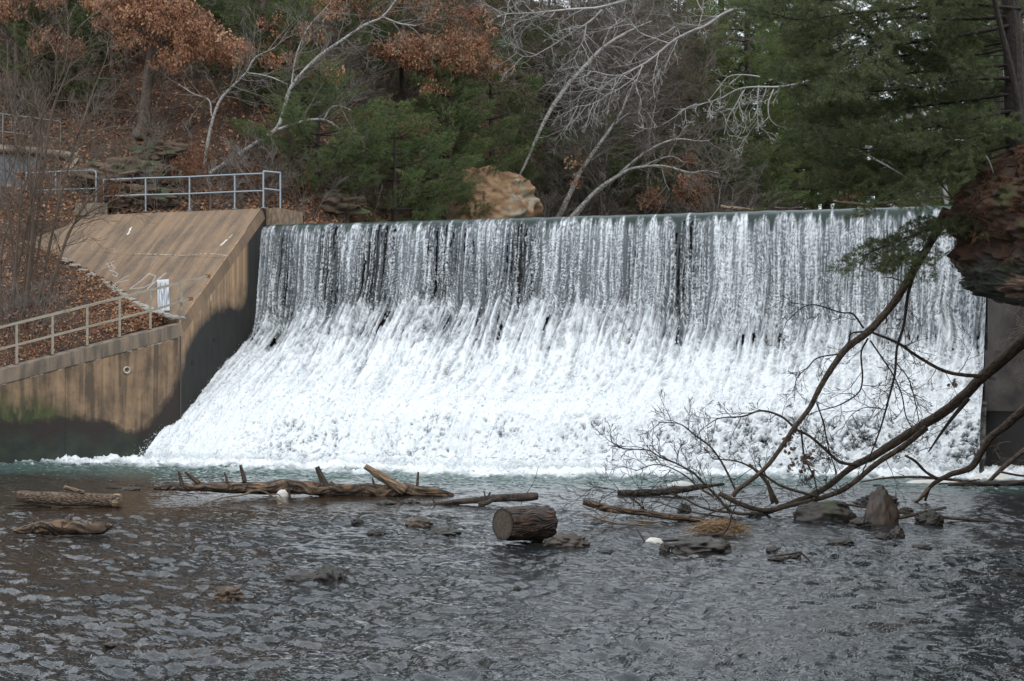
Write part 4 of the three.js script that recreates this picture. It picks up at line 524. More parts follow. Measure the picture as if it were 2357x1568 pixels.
for (const [k, l, r, d] of [[0, [[820, 1200], [870, 950], [910, 760], [915, 660]], [1.5, 0.8], 65], [1, [[290, 1000], [350, 840], [380, 760], [480, 650], [560, 580], [600, 510]], [1.4, 0.8], 66], [2, [[1240, 1160], [1290, 900], [1330, 700], [1370, 520]], [2, 1], 67]]) lineTree('birch_sapling', ['slender white sapling standing right of the tall thin birch', 'slender pale sapling above the pines left of the tall thin birch', 'slender white sapling right of the birch trio, half hidden by twigs'][k], 'tree', birchBark, [[Z7(l), r]], { d, seed: 70 + k, twigs: 8, tlen: 1, tmat: twigBark });
lineTree('overhanging_tree', 'pale grey bare tree stretching long crooked limbs left from behind the right pine', 'tree', paleBark, [
  [[[2130, 480], [2100, 300], [2060, 120], [1960, 20], [1840, 0], [1752, 12], [1718, 19], [1680, 25], [1651, 41], [1629, 57], [1598, 70], [1566, 85], [1541, 101], [1512, 126], [1481, 148], [1449, 164], [1427, 175], [1402, 189], [1383, 208]], [10, 9, 7, 5, 4, 3.8, 3.5, 3, 2.4, 2, 1.4]],
  [Z7([[1420, 320], [1310, 280], [1200, 235], [1140, 160], [1090, 110]]), [2.2, 1]], [Z7([[1060, 555], [960, 545], [880, 525], [800, 512]]), [1.8, 0.8]], [Z7([[1230, 480], [1170, 560], [1110, 610], [960, 700], [850, 760], [730, 780]]), [2, 0.9]], [Z7([[920, 660], [830, 635], [770, 690], [740, 800]]), [1.3, 0.6]], [Z7([[1060, 560], [1130, 530], [1180, 640]]), [1.2, 0.6]], [Z7([[1500, 270], [1470, 200], [1420, 190]]), [1.3, 0.6]], [Z7([[1630, 200], [1660, 90], [1668, -20]]), [1.3, 0.9]]], { d: 57, seed: 67, twigs: 8, tlen: 1.3, hang: 0.3 });
lineTree('overhanging_tree', 'pale bare limbs reaching left along the top of the picture over the birches', 'tree', paleBark, [
  [[[1800, -140], [1620, -70], [1450, -3], [1402, 12], [1367, 19], [1326, 21], [1282, 25], [1250, 28], [1229, 30], [1200, 31], [1169, 32], [1143, 38]], [6, 4.2, 4, 3.4, 3, 2.5, 1.8, 1.2]],
  [Z7([[930, 70], [860, 140], [790, 190], [720, 230], [600, 310], [500, 370], [420, 410], [350, 410], [290, 370]]), [2.6, 2, 1.2, 0.8]], [Z7([[500, 90], [400, 140], [290, 165]]), [1.6, 0.7]], [Z7([[670, 70], [640, 20], [600, -20]]), [1.4, 0.8]], [Z7([[240, 100], [240, 40], [235, 0]]), [1, 0.5]], [Z7([[810, 170], [800, 270], [760, 350], [700, 500]]), [1.6, 0.7]], [Z7([[580, 320], [560, 260], [620, 230]]), [1, 0.5]]], { d: 58, seed: 68, twigs: 9, tlen: 1.1, hang: 0.1 });
lineTree('overhanging_tree', 'grey crooked limbs hanging before the tall pines left of the right pine', 'tree', paleBark, [
  [[[2180, 470], [2150, 300], [2020, 165], [1990, 183], [1960, 196], [1925, 178], [1880, 180], [1840, 192], [1790, 200], [1740, 200], [1700, 205], [1655, 228], [1612, 240]], [6, 5, 4, 4, 3.2, 2.6, 2, 1.4, 1]],
  [Z7([[2080, 560], [1960, 545], [1850, 560], [1780, 640], [1700, 740]]), [1.6, 0.8]], [Z7([[2180, 650], [2140, 760], [2150, 860], [2180, 900]]), [1.8, 0.8]], [Z7([[1960, 660], [1900, 770], [1840, 880], [1820, 980]]), [1.6, 0.7]], [Z7([[2070, 620], [2060, 800], [2070, 960]]), [1.5, 0.7]], [Z7([[1640, 760], [1560, 780], [1450, 860], [1370, 910]]), [1.2, 0.6]]], { d: 46, seed: 69, twigs: 7, tlen: 0.8, tr: 0.01, hang: 0.35 });
// ---- oaks that keep their bronze leaves
function oakLeaves(t, blobs, seed, tone = 1) { const r = mulberry(seed), l = [[], []]; for (const [x, y, rx, ry, d, n] of blobs) for (let i = 0; i < n; i++) { const a = r() * 6.28, k = Math.sqrt(r()), xx = x + Math.cos(a) * k * rx, yy = y + Math.sin(a) * k * ry; if (n2(xx * 0.045 + seed, yy * 0.07) < -0.1 || r() < 0.12) continue; l[i % 2].push([mat4(P(xx, yy, d + (r() - 0.5) * 2.4), new THREE.Quaternion().setFromEuler(new THREE.Euler((r() - 0.5) * 1.2, r() * 6.28, (r() - 0.5) * 1.2)), 0.55 + 0.45 * r()), mix3(bronzes[Math.floor(r() * 4)], bronzes[Math.floor(r() * 4)], r()).map(v => v * tone)]); } l.forEach((q, i) => inst('foliage', oakLeafSpray[i], leafMat, q, t)); }
{
  const t = lineTree('oak_tree', 'big oak with furrowed grey trunk and bronze leaves rooted on the leafy slope', 'tree', oakBark, [[Z1([[960, 960], [985, 880], [1000, 760], [1020, 560], [1040, 400], [1065, 200], [1085, 0], [1090, -300]]), [19, 14.5, 13, 12, 11, 10, 9, 7]], [Z1([[1050, 330], [960, 180], [860, 120], [700, 60]]), [4, 1.5]], [Z1([[1060, 250], [1200, 200], [1350, 230], [1500, 330], [1600, 400], [1720, 430]]), [4.5, 3, 1]], [Z1([[1075, 100], [1220, 60], [1400, 150]]), [4, 1.5]], [Z1([[1040, 300], [1010, 230], [900, 260]]), [2.5, 1]], [Z1([[965, 920], [900, 960], [790, 1000], [700, 990]]), [5, 1.5]], [Z1([[985, 920], [1030, 980], [1080, 1010], [1130, 1000]]), [5, 2]], [Z1([[980, 930], [990, 980], [1000, 1010]]), [4, 2]]], { d: 55, seed: 81, twigs: 8, tlen: 1.2, tmat: twigBark, seg: 10 });
  oakLeaves(t, [[330, 20, 110, 40, 54.5, 330], [415, 60, 75, 45, 54.3, 260], [470, 110, 65, 38, 54.2, 210], [520, 130, 55, 30, 54.2, 120], [280, 60, 60, 28, 54.6, 120], [390, 150, 40, 26, 54.2, 45], [310, 110, 40, 22, 54.6, 50], [255, 10, 60, 30, 54.8, 90]], 5);
}
{
  const t = lineTree('oak_tree', 'bronze-leaved oak limbs crossing behind the leaning white birch', 'tree', oakBark, [[[[545, 310, 58], [560, 220], [575, 110], [610, 0], [625, -120]], [8, 7, 6, 5]], [[[580, 130], [640, 135], [700, 150], [760, 165]], [2.5, 1]], [[[590, 60], [650, 70], [720, 85]], [2.5, 1]]], { d: 57, seed: 82, twigs: 16, tlen: 1.6, tmat: redTwig });
  oakLeaves(t, [[590, 130, 45, 22, 56.5, 55], [650, 150, 50, 16, 56.5, 70], [735, 170, 45, 14, 56.5, 60], [690, 90, 60, 20, 56.5, 45], [620, 60, 40, 20, 56.5, 30], [760, 30, 45, 30, 57, 40], [770, 185, 18, 10, 56.5, 14]], 6, 1.05);
}
{
  const t = lineTree('oak_tree', 'oak with hanging masses of bronze leaves above the pond-side pines', 'tree', oakBark, [[[[930, 260, 66], [925, 100], [940, -60]], [7, 6, 5]], [[[930, 130], [1000, 110], [1040, 95], [1090, 150], [1130, 190], [1180, 200]], [3, 2, 1]], [[[930, 150], [880, 170], [830, 190], [790, 220]], [2.5, 1]], [[[935, 60], [1000, 40], [1060, 60]], [2.5, 1]], [[[1040, 95], [1060, 130], [1020, 170]], [2, 1]]], { d: 61, seed: 83, twigs: 22, tlen: 1.9, tmat: redTwig });
  oakLeaves(t, [[1010, 155, 85, 28, 60.5, 300], [1060, 120, 70, 30, 60.5, 190], [960, 120, 80, 26, 60.5, 120], [1010, 215, 40, 16, 60.3, 60], [900, 120, 60, 30, 61, 60], [1030, 60, 70, 45, 61.5, 90], [930, 30, 80, 35, 61.5, 80], [960, 300, 60, 16, 60, 60], [1130, 165, 50, 20, 60.6, 60], [1100, 70, 40, 40, 61.5, 40], [800, 20, 60, 30, 61, 60]], 7, 0.95);
}
{
  const t = lineTree('oak_sapling', 'young oak with rusty leaves at the pond edge right of the birch trio', 'tree', oakBark, [[[[1590, 490, 66], [1592, 440], [1580, 390]], [2, 1]]], { d: 66, seed: 84, twigs: 10, tlen: 1, tmat: redTwig }); oakLeaves(t, [[1590, 455, 42, 30, 65.5, 150], [1600, 430, 25, 20, 65.5, 40]], 8, 0.8);
  const u = lineTree('oak_sapling', 'small rusty-leaved oak bush between the birch trio and the young oak', 'tree', oakBark, [[[[1500, 490, 66], [1505, 450], [1498, 420]], [1.8, 1]]], { d: 65, seed: 85, twigs: 8, tlen: 0.9, tmat: redTwig }); oakLeaves(u, [[1500, 468, 28, 18, 64.6, 50], [1560, 385, 40, 20, 66, 26], [1330, 390, 25, 60, 63, 22]], 9, 0.8);
  const w = lineTree('oak_tree', 'oak at the left edge whose bronze leaves hang in the top corner', 'tree', oakBark, [[[[35, 330, 57], [40, 160], [30, -60]], [8, 7, 6]], [[[38, 90], [80, 60], [120, 20]], [2, 1]], [[[40, 180], [100, 110], [170, 120]], [2.2, 1]]], { d: 56, seed: 86, twigs: 16, tlen: 1.5, tmat: redTwig }); oakLeaves(w, [[40, 15, 60, 28, 55.5, 110], [105, 15, 40, 16, 55.5, 60], [110, 105, 45, 24, 55.4, 70], [160, 125, 40, 14, 55.4, 40], [15, 45, 20, 15, 55, 20]], 10, 0.8);
  const z = lineTree('oak_tree', 'distant rusty oak glimpsed between the tall pines and the right pine', 'tree', oakBark, [[[[1960, 470, 88], [1965, 350], [1950, 240]], [3, 2]]], { d: 88, seed: 87, twigs: 24, tlen: 2.2, tmat: redTwig }); oakLeaves(z, [[1945, 430, 40, 40, 87, 80], [1960, 330, 40, 60, 87, 70]], 11, 0.8);
}
// ---- plain grey trunks on the slope
for (const [k, l, r, d] of [[0, [[775, 830], [772, 600], [770, 380], [765, 0], [760, -200]], [5, 4, 3], 58], [1, [[835, 720], [845, 560], [872, 380], [890, 0]], [4.5, 3], 60], [2, [[1600, 920], [1640, 680], [1680, 400], [1760, 150], [1830, -40]], [8, 8, 7, 7], 59], [3, [[540, 860], [545, 560], [560, 200], [555, -100]], [6, 5, 4], 60], [4, [[1140, 640], [1150, 300], [1130, -50]], [4, 3], 66], [5, [[705, 740], [712, 400], [700, 0]], [3.5, 2.5], 63]])
  lineTree('bare_tree', ['thin straight bare trunk left of the big oak', 'slightly slanting bare trunk close behind the thin straight one', 'thick grey leaning trunk between the two left birches and the pines', 'dark bare trunk behind the shrub stems on the left slope', 'bare trunk high on the slope behind the big oak', 'slim bare trunk farther up between shrub and big oak'][k], 'tree', oakBark, [[Z1(l), r]], { d, seed: 300 + k, twigs: 14, tlen: 1.6, tmat: twigBark });
{ // bare crowns all over the slope
  const r = mulberry(404);
  for (let i = 0; i < 46; i++) {
    const x = [lerp(560, 960, r()), lerp(1160, 1640, r()), lerp(1160, 1640, r()), lerp(1200, 1640, r())][i % 4], d = lerp(62, 88, r()) , b = on(x, d), t = thing('bare_tree', 'leafless grey-brown tree in the tangle of twigs on the slope', 'tree', b, 'leafless trees on the hillside'), H = 5 + 6 * r(), out = [], tips = [], dir = V((r() - 0.3) * 0.4, 1, (r() - 0.5) * 0.3).normalize();
    const top = b.clone().addScaledVector(dir, H); mesh('trunk', stick([b, b.clone().lerp(top, 0.5).add(V((r() - 0.5) * 0.5, 0, 0)), top], [0.07 + 0.03 * r(), 0.05, 0.012], 6), i % 5 ? oakBark : birchBark, t);
    for (let k = 0; k < 15; k++) { const f = 0.25 + 0.75 * (k + r()) / 15; fork(out, b.clone().lerp(top, f), ax(dir, 0.5 + 0.6 * r(), r() * 6.28), (2.8 - 1.4 * f) * (0.6 + 0.7 * r()), 0.022, 1, r, { kids: [0, 6], bend: 0.35, min: 0.006 }, tips); }
    mesh('branches', merge(out), twigBark, t).userData.kind = 'stuff';
    inst('twigs', twigSprays[i % 3], i % 3 ? twigBark : redTwig, tips.map(([p, d2]) => [mat4(p, qdir(d2.add(V(0, -0.2, 0)), r() * 6), 0.6 + 0.6 * r())]), t);
  }
  const list = [[], [], []]; // undergrowth, uncountable
  for (let i = 0; i < 3800; i++) { const z = r(), x = z < 0.12 ? lerp(-19, -8, r()) : z < 0.4 ? lerp(-9, -2, r()) : lerp(1, 14, r()), d = shore(x) + 0.3 + (x > -9 && x < 1 && r() < 0.75 ? 7 : 0) + 24 * r() * r() * (z < 0.3 ? 0.9 : 1); if (z < 0.2 && r() < 0.6 && x > -16) continue;  list[i % 3].push([mat4(V(x, hillH(x, d) - 0.05, -d), qdir(V(r() - 0.4, 0.6 + r(), r() - 0.5), r() * 6), 0.6 + 1.3 * r())]); }
  list.forEach((l, i) => tag(inst('undergrowth', twigSprays[i], i === 1 ? redTwig : twigBark, l), ['thin grey brush covering the slope', 'reddish thin brush covering the slope', 'fine tangled brush covering the slope'][i], 'brush'));
}
{ // rust-leaved bushes and ferns on the left slope
  const r = mulberry(414), spots = [['rusty dead fern clump behind the middle of the upper handrail', 430, 425, 50.6, 0.9], ['rusty leafy bush at the foot of the two left birches', 455, 405, 51.6, 0.9], ['low rusty bush right behind the handrail end posts', 560, 440, 51.2, 0.7], ['rusty dead weeds at the left end of the upper handrail', 258, 478, 50.2, 0.6], ['rusty brush at the pond edge below the low pine', 690, 490, 52.6, 0.8], ['low bronze-leaved bush above the pond edge ledge', 800, 480, 55.5, 0.9]];
  for (const [label, x, y, d, s] of spots) { const b = P(x, y, d); b.y = Math.min(b.y, hillH(b.x, d) + 0.15); const t = thing('rusty_bush', label, 'bush', b), out = [], tips = []; for (let i = 0; i < 12; i++) fork(out, b, V((r() - 0.5) * 1.6, 1, (r() - 0.5) * 1.2), s * (0.7 + 0.6 * r()), 0.012, 1, r, { kids: [0, 4], bend: 0.4, min: 0.005 }, tips); mesh('stems', merge(out), redTwig, t).userData.kind = 'stuff'; inst('foliage', oakLeafSpray[0], leafMat, tips.filter(() => r() < 0.7).map(([p]) => [mat4(p, new THREE.Quaternion().setFromEuler(new THREE.Euler(r(), r() * 6, r())), 0.35 + 0.3 * r()), mix3([0.12, 0.04, 0.015], [0.2, 0.08, 0.03], r())]), t); }
}
{ // bare many-stemmed shrub in front of the slab
  const r = mulberry(505), base = P(70, 730, 43.6), out = [], st = [], t = thing('bare_shrub', 'leafless many-stemmed shrub growing on the bank in front of the concrete slab', 'shrub', base);
  const given = [[[65, 715], [109, 347], [122, 248], [145, 185], [165, 125], [182, 66], [218, 30]], [[90, 700], [120, 520], [165, 340], [185, 290], [211, 211], [238, 149], [261, 83]], [[30, 720], [38, 560], [45, 420], [20, 200], [15, 90]], [[55, 720], [70, 560], [85, 400], [100, 260], [150, 160], [158, 60], [150, 0]], [[110, 690], [150, 560], [200, 470], [270, 390], [340, 330]], [[100, 700], [140, 600], [170, 520], [240, 470], [310, 440]], [[40, 700], [20, 500], [10, 330], [18, 150]], [[75, 700], [90, 560], [120, 430], [160, 310], [250, 225]], [[20, 720], [60, 540], [95, 330], [75, 190], [62, 110]], [[50, 700], [75, 480], [70, 330], [120, 210], [130, 110]], [[85, 715], [110, 600], [130, 470], [150, 380], [230, 300], [290, 290]], [[0, 720], [10, 560], [60, 400], [40, 260]]];
  given.forEach((l, i) => { const [g, pts] = limb(l.map(([x, y], k) => [x + (r() - 0.5) * 10, y, 43.6 + (r() - 0.5) * 0.4 + k * (r() - 0.4) * 0.25]), [3.6 - 0.12 * i, 2.6, 1.4, 0.8], 43.6, 6); mesh('stem', g, redTwig, t); out.push(...twigsAlong(pts, r, 14, 1.25, 0.014, { t0: 0.12, kids: [0, 4, 5], up: 0.03, angle: 0.6, min: 0.0045 })); });
  mesh('twigs', merge(out), redTwig, t).userData.kind = 'stuff';
  const o2 = [], b2 = P(25, 790, 42.6); for (let i = 0; i < 26; i++) fork(o2, b2.clone().add(V((r() - 0.4) * 1.8, 0.0, (r() - 0.5) * 0.8)), V((r() - 0.35) * 0.9, 1, (r() - 0.5) * 0.6), 1.1 + 0.8 * r(), 0.012, 2, r, { kids: [0, 4, 5], bend: 0.3, min: 0.0045 }); const b = thing('bare_shrub', 'low tangled thorny brush at the foot of the tall leafless shrub', 'shrub', b2); mesh('stems', merge(o2), twigBark, b).userData.kind = 'stuff';
}
{ // near pine on the right bank, its boughs before the right end of the weir
  const t = thing('pine_tree', 'large dark pine on the right rock ledge spreading low boughs over the water', 'tree', P(2335, 350, 27.6)), r = mulberry(606), ZR = l => l.map(([x, y, d]) => [1572 + x * 0.333, y * 0.333, d]), subs = [], lv = [[], [], []];
  mesh('trunk', limb([[2338, 420], [2336, 250], [2332, 100], [2322, -60], [2312, -260]], [24, 22, 20, 18], 27.6, 10, { rough: 0.12 })[0], darkBark, t); mesh('trunk', limb([[2352, 320], [2340, 220], [2318, 120], [2296, 30], [2275, -90]], [9, 8, 7, 5], 27.2, 8, { rough: 0.1 })[0], darkBark, t);
  const L = [[[[2348, 20], [2188, 7], [2072, 20], [1938, 32], [1838, 45], [1775, 30]], 4.5, -1.0], [[[2338, 37], [2205, 45], [2072, 40], [1960, 60], [1880, 90]], 4.5, 0.6], [[[2321, 60], [2238, 77], [2138, 92], [2048, 100], [1970, 75], [1900, 85], [1850, 120]], 5, -0.4], [[[2330, 110], [2220, 128], [2105, 124], [2020, 140], [1930, 150], [1880, 165]], 4, 0.9], [[[2345, 180], [2221, 183], [2105, 203], [2005, 210], [1920, 215], [1850, 195]], 4.5, -0.7], [[[2338, 215], [2230, 230], [2120, 245], [2010, 262], [1900, 262]], 4, 0.5], [[[2338, 253], [2205, 280], [2072, 300], [1972, 293], [1890, 290]], 4.5, -0.2], [[[2338, 290], [2220, 318], [2110, 340], [2010, 345], [1920, 330]], 4, -1.0], [[[2331, 333], [2205, 366], [2072, 385], [1990, 395], [1915, 385]], 4, 0.7], [[[2320, 350], [2210, 395], [2110, 420], [2020, 432], [1945, 430]], 3.6, 0], [[[2330, -30], [2200, -40], [2050, -20], [1930, 0], [1830, -5], [1790, 10]], 4.5, 0.3], [[[2330, -60], [2200, -20], [2080, 60], [1990, 120], [1930, 190]], 4, -1.4], [[[2260, 470], [2190, 500], [2120, 535], [2050, 560], [1985, 590]], 3.4, -0.2], [[[2255, 480], [2180, 520], [2120, 580], [2070, 600]], 3, -0.5], [[[2320, 150], [2200, 160], [2080, 170], [1990, 190], [1930, 240]], 4, 1.3], [[[2330, 275], [2240, 300], [2150, 370], [2080, 440]], 3.6, -0.9], [[[2350, 90], [2300, 100], [2240, 115], [2180, 150]], 3, 1.8], [[[2350, 200], [2300, 210], [2240, 225], [2170, 240]], 3, 2], [[[2350, 20], [2290, 30], [2230, 20], [2150, 60]], 3, 2.2], [[[2345, 300], [2290, 310], [2230, 335], [2170, 350]], 3, 1.6]];
  L.forEach(([l, rad, dz], bi) => {
    const pts0 = l.map(([x, y], k) => [x, y, 27.5 + dz * k / (l.length - 1) * 1.4]), [g, pts] = limb(pts0, [rad, rad * 0.7, rad * 0.35], 27.5, 7, { rough: 0.1 }); mesh('bough', g, darkBark, t);
    const n = bi > 11 && bi < 14 ? 14 : 26;
    for (let i = 0; i < n; i++) { const tt = lerp(0.05, 1, (i + r()) / n), k = tt * (pts.length - 1), a = Math.min(pts.length - 2, Math.floor(k)), p = pts[a].clone().lerp(pts[a + 1], k - a), d = pts[a + 1].clone().sub(pts[a]).normalize().applyAxisAngle(UPV, (i % 2 ? 1 : -1) * (0.4 + 0.8 * r())); d.y += 0.05 + 0.25 * r() - 0.1; d.normalize(); const len = (0.45 + 0.75 * r()) * (1.15 - 0.5 * tt), e = p.clone().addScaledVector(d, len); e.y += 0.05 * len; subs.push(tube([p, p.clone().lerp(e, 0.5).add(V(0, -0.02, 0)), e], [0.008, 0.006, 0.003], 4, { cap: false }));
      for (let q = 0.25; q <= 1.01; q += 0.25) for (const s of [-1, 1, 0]) { if (r() < 0.36 || (s === 0 && q < 0.9)) continue; const sd = d.clone().applyAxisAngle(UPV, s * (0.6 + 0.5 * r())); sd.y += 0.1 + 0.25 * r(); lv[Math.floor(r() * 3)].push([mat4(p.clone().lerp(e, q), qdir(sd, r() * 6.28), 0.6 + 0.4 * r()), mix3([0.036, 0.052, 0.008], [0.082, 0.104, 0.016], r())]); } }
  });
  mesh('twigs', merge(subs), darkBark, t).userData.kind = 'stuff'; lv.forEach((l, i) => inst('foliage', nearSprays[i], needleMat, l, t));
  // dead sticks on the ledge
  const dd = []; for (const l of [[[1880, 970], [1960, 975], [2040, 1020], [2110, 1100], [2150, 1205]], [[1600, 1020], [1750, 1000], [1880, 970]], [[1700, 1150], [1800, 1290], [1890, 1400]], [[1200, 1030], [1450, 1170], [1650, 1290], [1830, 1380]], [[2200, 1215], [2270, 1215], [2270, 1270]]]) dd.push(limb(ZR(l), [2.6, 1.5], 26.9, 6)[0]);
  dd.forEach((g, i) => tag(mesh('dead_branch', g, i === 1 || i === 2 ? darkBark : paleBark), ['pale dead branch arching out of the rock ledge by the pine', 'grey stick end lying on the low pine boughs', 'dark dead stick slanting down to the rock ledge lip', 'long thin stick slanting through the low pine boughs', 'short bent root sticking out of the needle-covered ledge'][i], 'branch'));
}

// ---------------------------------------------------------------- driftwood, stones and the fallen tree in the river
const driftTex = (a, b) => tex(256, 1024, (u, v) => { const g = n2(u * 26 + 1.5 * n2(u * 3, v * 6), v * 6), k = clamp(0.45 + 0.6 * g + 0.7 * fbm2(u * 7, v * 10, 4)), cr = Math.abs(n2(u * 9 + 0.7 * n2(u * 3, v * 16), v * 5)) < 0.07 ? 0.3 : 1; return mix3(a, b, k).map(x => x * cr); });
const driftB = tex(256, 1024, (u, v) => { const g = 0.5 + 0.3 * n2(u * 26 + 1.5 * n2(u * 3, v * 6), v * 6) - (Math.abs(n2(u * 9 + 0.7 * n2(u * 3, v * 16), v * 5)) < 0.08 ? 0.35 : 0); return [g, g, g]; }, { srgb: false });
const drift = std({ map: driftTex([0.012, 0.008, 0.005], [0.175, 0.112, 0.068]), roughness: 0.85, bumpMap: driftB, bumpScale: 0.06 }), driftDark = std({ map: driftTex([0.011, 0.008, 0.006], [0.072, 0.048, 0.031]), roughness: 0.75, bumpMap: driftB, bumpScale: 0.03 }), driftPale = std({ map: driftTex([0.07, 0.046, 0.028], [0.3, 0.21, 0.13]), roughness: 0.85, bumpMap: driftB, bumpScale: 0.02 }), barkLog = std({ map: barkTex([0.015, 0.01, 0.007], [0.17, 0.118, 0.078], 5, 1.2), roughness: 0.95, bumpMap: barkB, bumpScale: 0.04 });
const foamMat = std({ c: [0.5, 0.485, 0.44], roughness: 0.95 });
// logs from picture lines: depth from where the log lies on the water
const wd = y => FOC * EYE / (y - CY);
function log(name, label, l, rad, y0, mat, parts = [], { seg = 14, rough = 0.25, freq = 5, group, per = 6, cat = 'log' } = {}) {
  const d = wd(y0), conv = (q, dd = d) => q.map(([x, y, k]) => P(x, y, dd + (k ?? 0))), pts = conv(l), R = rad.map(r => r * d / FOC), t = thing(name, label, cat, pts[0].clone().setY(0), group);
  mesh(name.includes('stump') ? 'trunk' : 'trunk', stick(pts, R, seg, { rough, freq, per }), mat, t);
  for (const [n, ql, qr, m, dd] of parts) { const qp = conv(ql, d + (dd ?? 0)), rr = qp.map((_, i) => lerp(qr[0], qr[1], i / (qp.length - 1)) * d / FOC); mesh(n, stick(qp, rr, 8, { rough: 0.22, freq: 9, per: 4 }), m ?? mat, t); }
  return t;
}
const Y4 = l => l.map(([x, y, k]) => [287.7 + x * 0.415, 1024.2 + y * 0.415, k]);
log('driftwood_log', 'long weathered brown driftwood log with upright broken stubs lying before the falls', Y4([[160, 238], [300, 238], [450, 236], [650, 240], [800, 240], [900, 234], [1050, 243], [1200, 249], [1400, 252], [1550, 254], [1700, 262], [1800, 276], [1825, 282]]), [5, 7, 10, 12, 14, 16.5, 15, 13.5, 14, 14, 11, 5, 2], 1141, drift, [
  ['branch_stub', Y4([[318, 228], [308, 190], [299, 148]]), [6, 3]], ['branch_stub', Y4([[410, 215], [370, 180], [333, 148]]), [6, 3.5]], ['branch_stub', Y4([[568, 212], [560, 180], [550, 153]]), [3.5, 2]], ['branch_stub', Y4([[664, 206], [652, 160], [640, 112]]), [6, 3.5]], ['branch_stub', Y4([[1125, 240], [1090, 180], [1064, 122]]), [10, 5], driftDark], ['branch_stub', Y4([[1245, 272], [1190, 240], [1140, 205]]), [5.5, 3]], ['branch_stub', Y4([[1390, 238], [1370, 185]]), [3, 2]], ['broken_limb', Y4([[1555, 256], [1480, 210], [1400, 165], [1330, 120]]), [13, 6.5], driftPale, -0.12], ['branch_stub', Y4([[1500, 205], [1440, 165], [1398, 140]]), [4.5, 2.5], driftPale], ['branch_stub', Y4([[1620, 232], [1626, 150]]), [3.2, 2.4]], ['branch_stub', Y4([[914, 292], [902, 205]]), [2.6, 1.6], driftDark, -0.25], ['root_end', Y4([[170, 240], [250, 230], [330, 236]]), [5, 7], driftDark]], { rough: 0.34, freq: 3.0, seg: 22 });
log('branch', 'thin arched pale stick in the slack water before the long driftwood log', Y4([[395, 342], [470, 315], [560, 290], [650, 278], [720, 252], [770, 258], [820, 290], [860, 312], [898, 328]]), [0.8, 1.4, 1.6, 1.8, 2, 2, 2.2, 2.4, 1.2], 1160, driftPale, [['twig', Y4([[800, 280], [850, 275], [880, 310]]), [1.6, 1]], ['twig', Y4([[620, 285], [630, 310]]), [0.8, 0.5]]], { seg: 7, rough: 0.1, cat: 'branch' });
log('driftwood_pole', 'long thin dark pole with stubby knots lying in the shallows behind the sawn stump', Y4([[932, 383], [1040, 380], [1130, 372], [1290, 357], [1420, 350], [1550, 346], [1700, 334], [1850, 316], [2000, 302], [2150, 292], [2250, 286], [2292, 284]]), [1.4, 1.8, 2.6, 3.8, 4.2, 4.6, 5.6, 6.8, 8.2, 9.4, 9.8, 8], 1162, driftDark, [['branch_stub', Y4([[1540, 335], [1508, 292]]), [2.4, 1.6]], ['branch_stub', Y4([[1722, 330], [1702, 290]]), [3, 2]], ['branch_stub', Y4([[1852, 316], [1847, 298]]), [2.6, 2.2]], ['branch_stub', Y4([[1998, 292], [1992, 257]]), [2, 1.5]], ['branch_stub', Y4([[2010, 300], [2026, 262]]), [3, 2]], ['branch_stub', Y4([[1548, 350], [1546, 375]]), [2, 1.5]], ['branch_stub', Y4([[1370, 345], [1366, 372]]), [2, 1.4]], ['twig', Y4([[1150, 372], [1060, 345], [985, 310]]), [2, 1.2]], ['twig', Y4([[1180, 362], [1110, 325], [1020, 312]]), [1.4, 0.8]], ['twig', Y4([[2195, 330], [2240, 250], [2270, 200], [2293, 118]]), [0.9, 0.5]], ['knot', Y4([[1960, 335], [2000, 325], [2050, 300]]), [7, 5], undefined, -0.2]], { rough: 0.16, seg: 12 });
const Y1 = l => l.map(([x, y, k]) => [x * 0.3578, 1007 + y * 0.3578, k]);
log('bark_log', 'short bark-covered log with sawn end stranded in slack water on the left', Y1([[112, 378], [250, 388], [450, 400], [620, 402], [770, 408]]), [13, 14.5, 15.5, 15.5, 15], 1168, barkLog, [['sawn_end', Y1([[728, 406], [776, 409]]), [16, 15.6], driftPale], ['stick', Y1([[412, 322, -0.1], [470, 335], [540, 352]]), [5, 4], driftPale, -0.05]], { rough: 0.14, seg: 16 });
log('driftwood_log', 'gnarled dark driftwood piece with a knob on top, left of the rapids', Y1([[85, 605], [170, 592], [270, 575], [360, 572], [440, 575], [560, 585], [660, 580], [724, 568]]), [5, 10, 16, 18, 17, 14, 12, 4], 1234, drift, [['knob', Y1([[440, 560], [450, 510]]), [10, 6]], ['knob', Y1([[280, 560], [285, 530]]), [8, 4]]], { rough: 0.3, freq: 3.4, seg: 20, per: 8 });
